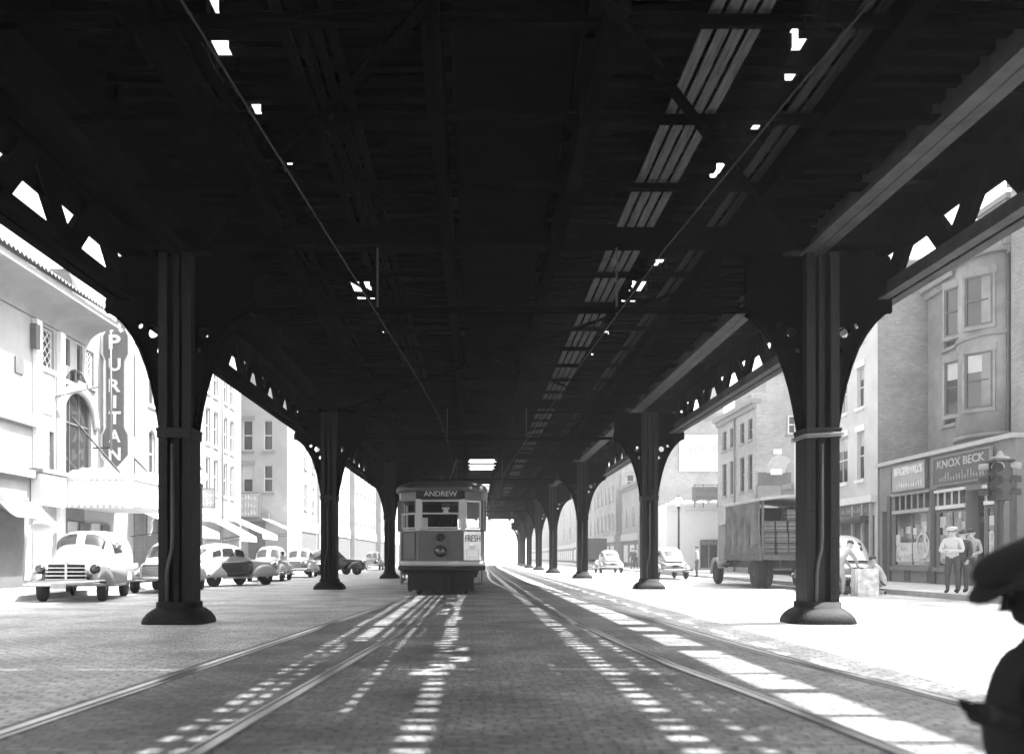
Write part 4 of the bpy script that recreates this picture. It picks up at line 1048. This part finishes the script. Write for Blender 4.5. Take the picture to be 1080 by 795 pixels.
def tp(nm,i0,i1,a0,a1,mm='glass',na=6):
    m = MB(); m.rings([[cabin_pt(cabk[i],a0+(a1-a0)*j/na,.012) for j in range(na+1)] for i in range(i0,i1+1)],cap=False,closed=False); m.build(nm,mm,pt)
tp('windshield',4,10,.86,PI/2-.03); tp('windshield',4,10,PI/2+.03,PI-.86)
for f_ in ((lambda a:a),(lambda a:PI-a)): tp('side_window',14,19,f_(.42),f_(.8))
for s in (-1,1):
    for yc, ry, rx in ((1.6,.8,.3),(-1.5,.7,.24)):
        m = MB(); m.ell((s*.72,yc,.42),(rx,ry,.52),16,7,z0=0.0); m.build('fender','car_grey' if yc > 0 else 'car_white',pt)  # front pair greyer: shade on the truck's front painted into the colour
        wheel(pt,s*.74,yc,.36,.19,light=True)
    m = MB(); m.box(*sorted((s*.7,s*.92)),-.8,.9,.36,.42); m.build('running_board','car_white',pt)
    m = MB(); m.lathe([(.05,-.15),(.12,-.05),(.13,.06)],14,(s*.66,2.12,.86),'y'); h = m.build('headlight','chrome',pt,smooth=True)
    m = MB(); m.lathe([(.12,.061),(.07,.09),(.01,.1)],14,(s*.66,2.12,.86),'y'); m.build('lens','lens',h,smooth=True)
    m = MB(); m.box(*sorted((s*.02,s*.44)),2.27,2.31,.55,.98); g = m.build('grille','tram_dark',pt)
    m = MB()
    for i in range(4): m.box(*sorted((s*.03,s*.5)),2.31,2.36,.58+.1*i,.61+.1*i)
    m.build('grille_bar','chrome',g)
m = MB(); m.tube([(-.95,2.42,.5),(-.7,2.56,.5),(.7,2.56,.5),(.95,2.42,.5)],.085,8); m.bar((-.5,2.56,.5),(-.5,2.1,.5),.06,.06); m.bar((.5,2.56,.5),(.5,2.1,.5),.06,.06); m.build('bumper','chrome',pt,smooth=True)
m = MB(); m.box(-.03,.03,2.2,2.37,.55,1.05); m.build('hood_ornament','chrome',pt)
m = MB(); m.box(-.06,.3,2.585 if False else 2.66,2.68,.36,.5); m.build('number_plate','sign_grey',pt)
m = MB(); m.lathe([(.02,-.01),(.09,0),(.09,.02),(.01,.03)],14,(-.98,.72,1.5),'y'); m.bar((-.8,.72,1.42),(-.98,.72,1.5),.02,.02); m.build('mirror','chrome',pt)

pt.scale = (.96,.96,.95)
# ------------------------------------------------------------------ loaded truck
tk = thing('delivery_truck','old canvas sided truck heaped with crates, its rear towards us','truck',(11.32,32.0,0),.02)
m = MB(); m.box(-1.1,1.1,0,4.3,1.08,1.22); m.box(-1.1,1.1,-.12,-.003,1.02,1.2); m.build('bed','wood_crate',tk); m = MB(); m.box(-1.05,1.05,4.1,4.18,1.23,3.1); m.build('headboard','trim_dark',tk)
m = MB(); m.box(-.45,-.33,.1,6.2,.72,1.0); m.box(.33,.45,.1,6.2,.72,1.0); m.box(-.9,.9,.9,1.05,.5,.64); m.build('chassis','iron',tk)
m = MB(); L_ = []
for i in range(9):
    x = -1.2+2.4*i/8; z = 3.22+.12*math.sin(PI*i/8); L_.append((x,z))
m.rings([[(x,-.15,z) for x,z in L_]+[(x,-.15,z-.1) for x,z in L_[::-1]],[(x,4.4,z) for x,z in L_]+[(x,4.4,z-.1) for x,z in L_[::-1]]]); m.build('roof','cream',tk)
for x in (-1.07,1.07):
    for y in (.02,1.4,2.9,4.25):
        m = MB(); m.box(x-.04,x+.04,y-.04,y+.04,1.22,3.15); m.build('stake','wood_crate',tk)
for sd in (-1,1):
    m = MB(); n = 40
    m.rings([[(sd*(1.13+.05*math.sin(i*.9+z*1.7)+.03*math.sin(i*2.3)), .02+4.25*i/n, 1.24+(3.12-1.24)*z) for i in range(n+1)] for z in [j/8 for j in range(9)]],cap=False,closed=False); m.build('canvas_side','canvas',tk,smooth=True)
    m = MB(); m.box(*sorted((sd*1.10,sd*1.16)),.03,4.3,1.0,1.55); m.build('side_board','wood_crate',tk)
m = MB(); m.box(-1.0,1.0,4.5,5.7,.95,2.45); m.box(-.95,.95,4.45,5.6,2.45,2.55); m.build('cab','car_dark',tk,bevel=.06)
m = MB(); m.box(-.55,.55,5.7,6.9,.8,1.5); m.build('hood','car_dark',tk,bevel=.12)
for sd in (-1,1):
    m = MB(); L_ = []
    for i in range(11):
        a = -.15+PI*.95*i/10; L_.append([(sd*.62,6.2+.62*math.cos(a),.5+.62*math.sin(a)),(sd*1.02,6.2+.62*math.cos(a),.5+.62*math.sin(a)),(sd*1.02,6.2+.58*math.cos(a),.5+.57*math.sin(a)),(sd*.62,6.2+.58*math.cos(a),.5+.57*math.sin(a))])
    m.rings(L_); m.build('front_fender','cream',tk)
    wheel(tk,sd*.85,6.2,.5,.22,hub='iron')
    wheel(tk,sd*.93,.98,.54,.26,hub='iron'); wheel(tk,sd*.64,.98,.54,.24,hub='iron')
    m = MB(); m.bar((sd*1.12,.3,1.05),(sd*1.12,1.7,1.05),.05,.05); m.build('mudguard','wood_crate',tk)
# crates on the truck bed: each is its own thing
cr = None; spots = []
for i, x in enumerate((-.78,-.36,.06,.48,.86)):
    for j in range((3,3,4,2,4)[i]): spots.append((x,j,i))
pos = ['leftmost','second','third','fourth','rightmost']
tier = ['bottom','second','third','top']
for x, j, i in spots:
    lab = f'wooden crate on the truck bed, {tier[j]} tier of the {pos[i]} stack'
    loc = (11.32+x+random.uniform(-.015,.015), 32.3+random.uniform(-.03,.12), 1.222+j*.405)
    if cr is None:
        cr = thing('crate', lab, 'crate', loc, 0, 'crates stacked on the truck')
        m = MB()
        for k in range(3): z = .005+.13*k; m.box(-.19,.19,-.25,-.235,z,z+.115); m.box(-.19,.19,.235,.25,z,z+.115); m.box(-.19,-.175,-.234,.234,z,z+.115); m.box(.175,.19,-.234,.234,z,z+.115)
        m.box(-.18,.18,-.234,.234,.004,.02); m.build('slats','wood_crate',cr)
        m = MB()
        for sx_ in (-.17,.17):
            for sy_ in (-.225,.225): m.box(sx_-.012,sx_+.012,sy_-.008,sy_+.008,.006,.39)
        m.build('corner_post','wood_crate',cr)
        m = MB(); m.box(-.09,.09,-.2515,-.2505,.14,.24); m.build('stencil','trim_dark',cr)
        m = MB(); m.box(-.17,.17,-.23,.23,.022,.33); m.build('contents','goods',cr)
    else: dup(cr, loc, random.uniform(-.05,.05), lab)
# dark far box truck
bt = thing('box_truck','dark box truck far up the shop side by the third column','truck',(pxx(627,86),86,0),0)
m = MB(); m.box(-1.2,1.2,0,5,.9,3.0); m.build('cargo_box','car_dark',bt,bevel=.08); m = MB(); m.box(-1.0,1.0,5.05,6.6,.7,2.2); m.build('cab','car_dark',bt,bevel=.1)
for sd in (-1,1):
    for y in (1,6): wheel(bt,sd*.9,y,.45,.25)

# ------------------------------------------------------------------ people
def person(name, label, loc, rz, J, mats, hat=None, group=None, scale=1.0, rs=1.0, skirt=False):
    # J: joints. torso chain pelvis-chest-neck-head, arms, legs
    names = ['pelvis','belly','chest','neck','head','crown','shL','elL','wrL','shR','elR','wrR','hipL','knL','anL','toL','hipR','knR','anR','toR']
    rad = dict(pelvis=.15,belly=.145,chest=.165,neck=.062,head=.098,crown=.075,shL=.085,elL=.052,wrL=.036,shR=.085,elR=.052,wrR=.036,hipL=.105,knL=.07,anL=.048,toL=.042,hipR=.105,knR=.07,anR=.048,toR=.042)
    ed = [('pelvis','belly'),('belly','chest'),('chest','neck'),('neck','head'),('head','crown'),('chest','shL'),('shL','elL'),('elL','wrL'),('chest','shR'),('shR','elR'),('elR','wrR'),('pelvis','hipL'),('hipL','knL'),('knL','anL'),('anL','toL'),('pelvis','hipR'),('hipR','knR'),('knR','anR'),('anR','toR')]
    me = bpy.data.meshes.new('p'); me.from_pydata([J[n] for n in names],[(names.index(a),names.index(b)) for a,b in ed],[])
    o = bpy.data.objects.new('p', me); C.objects.link(o)
    sk = o.modifiers.new('s','SKIN'); sk.use_smooth_shade = True
    if not me.skin_vertices: raise RuntimeError('no skin layer')
    for i, n in enumerate(names):
        r = rad[n]*rs; me.skin_vertices[0].data[i].radius = (r, r*(.8 if n in ('pelvis','belly','chest') else 1)); me.skin_vertices[0].data[i].use_root = (n == 'pelvis')
    o.modifiers.new('d','SUBSURF').levels = 2
    dg = bpy.context.evaluated_depsgraph_get(); dg.update(); me2 = bpy.data.meshes.new_from_object(o.evaluated_get(dg)); bpy.data.objects.remove(o)
    bm = bmesh.new(); bm.from_mesh(me2)
    mats_i = {'skin':0,'top':1,'legs':2,'shoe':3}
    seg = {('neck','head'):0,('head','crown'):0,('knL','anL'):2,('knR','anR'):2,('hipL','knL'):2,('hipR','knR'):2,('pelvis','hipL'):2,('pelvis','hipR'):2,('anL','toL'):3,('anR','toR'):3}
    V = {n: Vector(J[n]) for n in names}
    for f in bm.faces:
        c = f.calc_center_median(); best = (9,1)
        for a, b in ed:
            A, B = V[a], V[b]; t = max(0,min(1,(c-A).dot(B-A)/max(1e-6,(B-A).length_squared))); d = (c-A-(B-A)*t).length
            if d < best[0]: best = (d, seg.get((a,b),1))
        f.material_index = best[1]; f.smooth = True
    # face, ears, hands joined to the body mesh
    b = MB(); b.bm.free(); b.bm = bm; b.mi = 0
    h = V['head'].lerp(V['crown'], .35); up = (V['crown']-V['neck']).normalized(); fw = Vector(J['face']).normalized(); fw = (fw-up*fw.dot(up)).normalized(); lf = up.cross(fw)
    n0 = len(bm.faces); bm.faces.ensure_lookup_table()
    b.tube([h+fw*.085+up*.02, h+fw*.125-up*.02, h+fw*.1-up*.03],[.012,.018,.012],6)
    for s in (-1,1): b.ell(h+lf*s*.1, (.022,.03,.035),8,5)
    b.ell(h+fw*.06-up*.075,(.05,.05,.045),10,6)
    for el_, wr, in (('elL','wrL'),('elR','wrR')):
        d = (V[wr]-V[el_]).normalized(); side = d.cross(Vector((0,0,1)) if abs(d.z) < .9 else fw).normalized(); nn = side.cross(d)
        w = V[wr]
        b.tube([w-d*.02, w+d*.05, w+d*.095],[.032,.04,.036],8)
        for q in range(4):
            base_ = w+d*.085+side*(q-1.5)*.02; ln = (.06,.075,.07,.055)[q]
            b.tube([base_, base_+d*ln*.5+nn*.008, base_+d*ln*.85+nn*.03],[.0105,.0095,.008],6)
        b.tube([w+d*.03+side*.03, w+d*.06+side*.058+nn*.01, w+d*.09+side*.06+nn*.025],[.013,.012,.009],6)
    r = thing(name, label, 'person', loc, rz, group); r.scale = (scale,)*3
    b.mi = 0
    me = bpy.data.meshes.new('body'); bm.to_mesh(me); bm.free()
    for mm in mats: me.materials.append(MATS[mm])
    link('body', me, r)
    m = MB()                                                    # eyes
    for s in (-1,1): m.ell(h+fw*.092+lf*s*.034+up*.025,(.011,.011,.009),6,4)
    m.build('eyes','hair',r)
    m = MB(); c = h+up*.045-fw*.018; L = []
    for i in range(7):
        t = -.2+(PI/2-.05+.2)*i/6
        L.append([c+(fw*math.cos(2*PI*k/14)*.108+lf*math.sin(2*PI*k/14)*.102)*math.cos(t)+up*math.sin(t)*.1 for k in range(14)])
    m.rings(L); m.build('hair','hair',r)
    if hat:
        kind, hm = hat; m = MB(); c = h+up*.075; L = []
        prof = {'cap':[(.115,-.01),(.128,.015),(.132,.04),(.105,.065),(.02,.078)],'fedora':[(.185,.0),(.19,.008),(.115,.02),(.108,.1),(.085,.13),(.02,.12)]}[kind]
        for rr, hh in prof: L.append([c+fw*math.cos(2*PI*k/18)*rr*1.1+lf*math.sin(2*PI*k/18)*rr+up*hh for k in range(18)])
        m.rings(L)
        if kind == 'cap': m.rings([[c+fw*(.1+.1*math.cos(a))*1.0+lf*.1*math.sin(a)+up*(0-.02*math.cos(a)) for a in [(-PI/2)+PI*i/8 for i in range(9)]],[c+fw*(.1+.09*math.cos(a))+lf*.1*math.sin(a)+up*(-.012-.02*math.cos(a)) for a in [(-PI/2)+PI*i/8 for i in range(9)]]],cap=True,closed=False)
        m.build('hat', hm, r)
    if skirt:
        m = MB(); p = V['pelvis']; m.rings([[(p.x+rr*math.cos(2*PI*k/18),p.y+rr*.85*math.sin(2*PI*k/18),z) for k in range(18)] for rr,z in ((.165,p.z+.12),(.2,p.z-.05),(.235,p.z-.25),(.26,.38))]); m.build('skirt',mats[1],r)
    return r
STAND = dict(pelvis=(0,0,.95),belly=(0,.01,1.1),chest=(0,0,1.32),neck=(0,.01,1.5),head=(0,.03,1.6),crown=(0,.02,1.7),face=(0,1,0),
    shL=(-.19,0,1.4),elL=(-.26,.0,1.12),wrL=(-.24,.12,.9),shR=(.19,0,1.4),elR=(.26,.0,1.12),wrR=(.24,.12,.9),
    hipL=(-.1,0,.9),knL=(-.12,.03,.5),anL=(-.12,0,.08),toL=(-.14,.17,.045),hipR=(.1,0,.9),knR=(.12,.03,.5),anR=(.12,0,.08),toR=(.14,.17,.045))
def pose(**k): d = dict(STAND); d.update(k); return d
# +y is forward in the local frame
person('person','man in white shirt and white cap standing with folded arms at the kerb',(12.75,24.0,.145),2.4,pose(wrL=(.05,.26,1.15),elL=(-.28,.1,1.13),wrR=(-.05,.28,1.1),elR=(.28,.1,1.13)),('skin','cloth_white','cloth_dark','cloth_black'),('cap','cloth_white'))
person('person','person in a dark coat beside the man in the white cap',(13.35,24.6,.145),2.0,pose(),('skin','cloth_dark','cloth_dark','cloth_black'),None,scale=.97)
person('person','man in a grey jacket standing nearest the shop door, behind the other two',(13.95,25.3,.145),2.5,pose(wrL=(-.1,.26,1.05)),('skin','cloth_grey','cloth_dark','cloth_black'),None)
bendp = pose(pelvis=(0,-.1,.92),belly=(0,.0,1.06),chest=(0,.16,1.24),neck=(0,.28,1.38),head=(0,.36,1.45),crown=(0,.42,1.54),face=(0,.8,-.6),shL=(-.18,.2,1.3),elL=(-.22,.38,1.06),wrL=(-.16,.5,.88),shR=(.18,.2,1.3),elR=(.22,.38,1.06),wrR=(.16,.5,.88),hipL=(-.1,-.1,.88),hipR=(.1,-.1,.88))
person('person','person in a light coat bending over the pale box behind the parked car',(10.7,26.35,0),-1.2,bendp,('skin','cloth_grey','cloth_grey','cloth_black'),None)
kneel = pose(pelvis=(0,-.12,.4),belly=(0,-.05,.53),chest=(0,.08,.74),neck=(0,.16,.9),head=(0,.21,.99),crown=(0,.22,1.09),face=(0,1,-.4),shL=(-.18,.08,.8),elL=(-.22,.3,.62),wrL=(-.1,.5,.6),shR=(.18,.08,.8),elR=(.22,.3,.62),wrR=(.1,.5,.6),hipL=(-.1,-.1,.38),knL=(-.14,.32,.42),anL=(-.13,.1,.08),toL=(-.14,.27,.045),hipR=(.1,-.1,.38),knR=(.15,.3,.1),anR=(.13,-.12,.08),toR=(.13,-.2,.05))
person('person','person in white crouching at the far side of the pale box',(11.95,26.5,0),1.3,kneel,('skin','cloth_white','cloth_white','cloth_black'),None)
o = thing('cardboard_box','tall pale box on the road between the bending and the crouching person','box',(11.28,26.0,0))
m = MB(); m.box(-.3,.3,-.25,.25,0,.78); m.build('carton','goods',o,bevel=.01); m = MB(); m.box(-.302,.302,-.02,.02,.0,.783); m.build('strap','sign_grey',o)
person('person','lone dark dressed person standing by the white shop near the light car',(12.5,50.5,0),1.2,pose(),('skin','cloth_grey','cloth_dark','cloth_black'),None)
person('person','far dark person walking on the sidewalk past the pale car',(13.4,76,.15),.3,pose(),('skin','cloth_dark','cloth_dark','cloth_black'),None)
person('person','far grey person walking just ahead of the dark one',(14.0,78,.15),-.2,pose(),('skin','cloth_grey','cloth_dark','cloth_black'),None)
# motorman inside the trolley
person('person','motorman in a dark suit and pale tie at the trolley car window',(XT+.14,YT+.62,.96),PI,pose(),('skin','cloth_black','cloth_black','cloth_black'),('cap','cloth_dark'),scale=1.0)
# dark stooping figure very near the camera
Y0 = 3.1
X_ = lambda px: pxx(px, Y0)
Z_ = lambda py: pz(py, Y0)
bx0 = X_(1090)
q = lambda px, py, dy=0: (X_(px)-bx0, dy, Z_(py))
crouch = dict(pelvis=q(1084,866),belly=q(1072,806),chest=q(1086,752),neck=q(1114,664),head=q(1090,626),crown=q(1076,603),face=(-1,-.1,-.25),
    shL=q(1082,708,-.12),elL=q(1074,760,-.05),wrL=q(1032,750,-.1),shR=q(1110,706,.16),elR=q(1085,790,.2),wrR=q(1080,765,.1),
    hipL=q(1150,860,-.1),knL=q(1062,838,-.16),anL=(.12,-.15,.09),toL=(-.04,-.16,.05),hipR=q(1150,860,.1),knR=(.05,.18,.14),anR=(.43,.16,.08),toR=(.49,.16,.05))
cp = person('person','dark crouching person in a cap very close to the camera',(bx0,Y0,0),0,crouch,('cloth_black','cloth_black','cloth_black','cloth_black'),('cap','cloth_black'),rs=1.15)

# ------------------------------------------------------------------ haze
m = MB(); m.box(-360,360,-70,712,-1.0,24)
hz = m.build('haze','white'); hz['kind'] = 'stuff'; hz.data.materials.clear()
hm = bpy.data.materials.new('haze_air'); hm.use_nodes = True; hn = hm.node_tree
for n in list(hn.nodes):
    if n.type == 'BSDF_PRINCIPLED': hn.nodes.remove(n)
pv = hn.nodes.new('ShaderNodeVolumePrincipled'); pv.inputs['Color'].default_value = (.85,.85,.85,1); pv.inputs['Density'].default_value = .0007; pv.inputs['Anisotropy'].default_value = .3
hn.links.new(pv.outputs[0], hn.nodes['Material Output'].inputs['Volume']); hz.data.materials.append(hm)

# ------------------------------------------------------------------ light, camera, render
sd = Vector((.57,.14,1.0)).normalized()
elv = math.asin(sd.z); az = math.atan2(sd.x, sd.y)
w = bpy.data.worlds.new('World'); S2.world = w; w.use_nodes = True; wn = w.node_tree
bg = wn.nodes['Background']; sky = wn.nodes.new('ShaderNodeTexSky'); sky.sky_type = 'NISHITA'; sky.sun_disc = False
sky.sun_elevation = elv; sky.sun_rotation = az; sky.dust_density = 3.0
bwn = wn.nodes.new('ShaderNodeRGBToBW'); wn.links.new(sky.outputs[0], bwn.inputs[0]); wn.links.new(bwn.outputs[0], bg.inputs['Color']); bg.inputs['Strength'].default_value = .15
ld = bpy.data.lights.new('sun','SUN'); ld.energy = 3.4; ld.angle = math.radians(.55); ld.color = (1,1,1)
lo = bpy.data.objects.new('sun', ld); C.objects.link(lo); lo.rotation_euler = (-sd).to_track_quat('-Z','Y').to_euler(); lo.location = (20,5,40)
cam = bpy.data.cameras.new('camera'); co = bpy.data.objects.new('camera', cam); C.objects.link(co); S2.camera = co
co.location = (0,0,HC); co.rotation_euler = (PI/2,0,0)
cam.sensor_fit = 'HORIZONTAL'; cam.sensor_width = 36; cam.lens = 36*FPX/1080
cam.shift_x = (540-VX)/1080; cam.shift_y = (VY-397.5)/1080
cam.clip_start = .05; cam.clip_end = 3000
cam.dof.use_dof = True; cam.dof.focus_distance = 26; cam.dof.aperture_fstop = cam.lens/1000/.024
S2.render.engine = 'CYCLES'
cy_ = S2.cycles; cy_.use_denoising = True; cy_.max_bounces = 6; cy_.diffuse_bounces = 4; cy_.glossy_bounces = 2; cy_.volume_bounces = 1
try: cy_.denoiser = 'OPENIMAGEDENOISE'
except Exception: pass
cy_.sample_clamp_indirect = 4
vs = S2.view_settings; vs.view_transform = 'Standard'; vs.look = 'None'; vs.exposure = 2.9; vs.gamma = 1; vs.use_curve_mapping = False
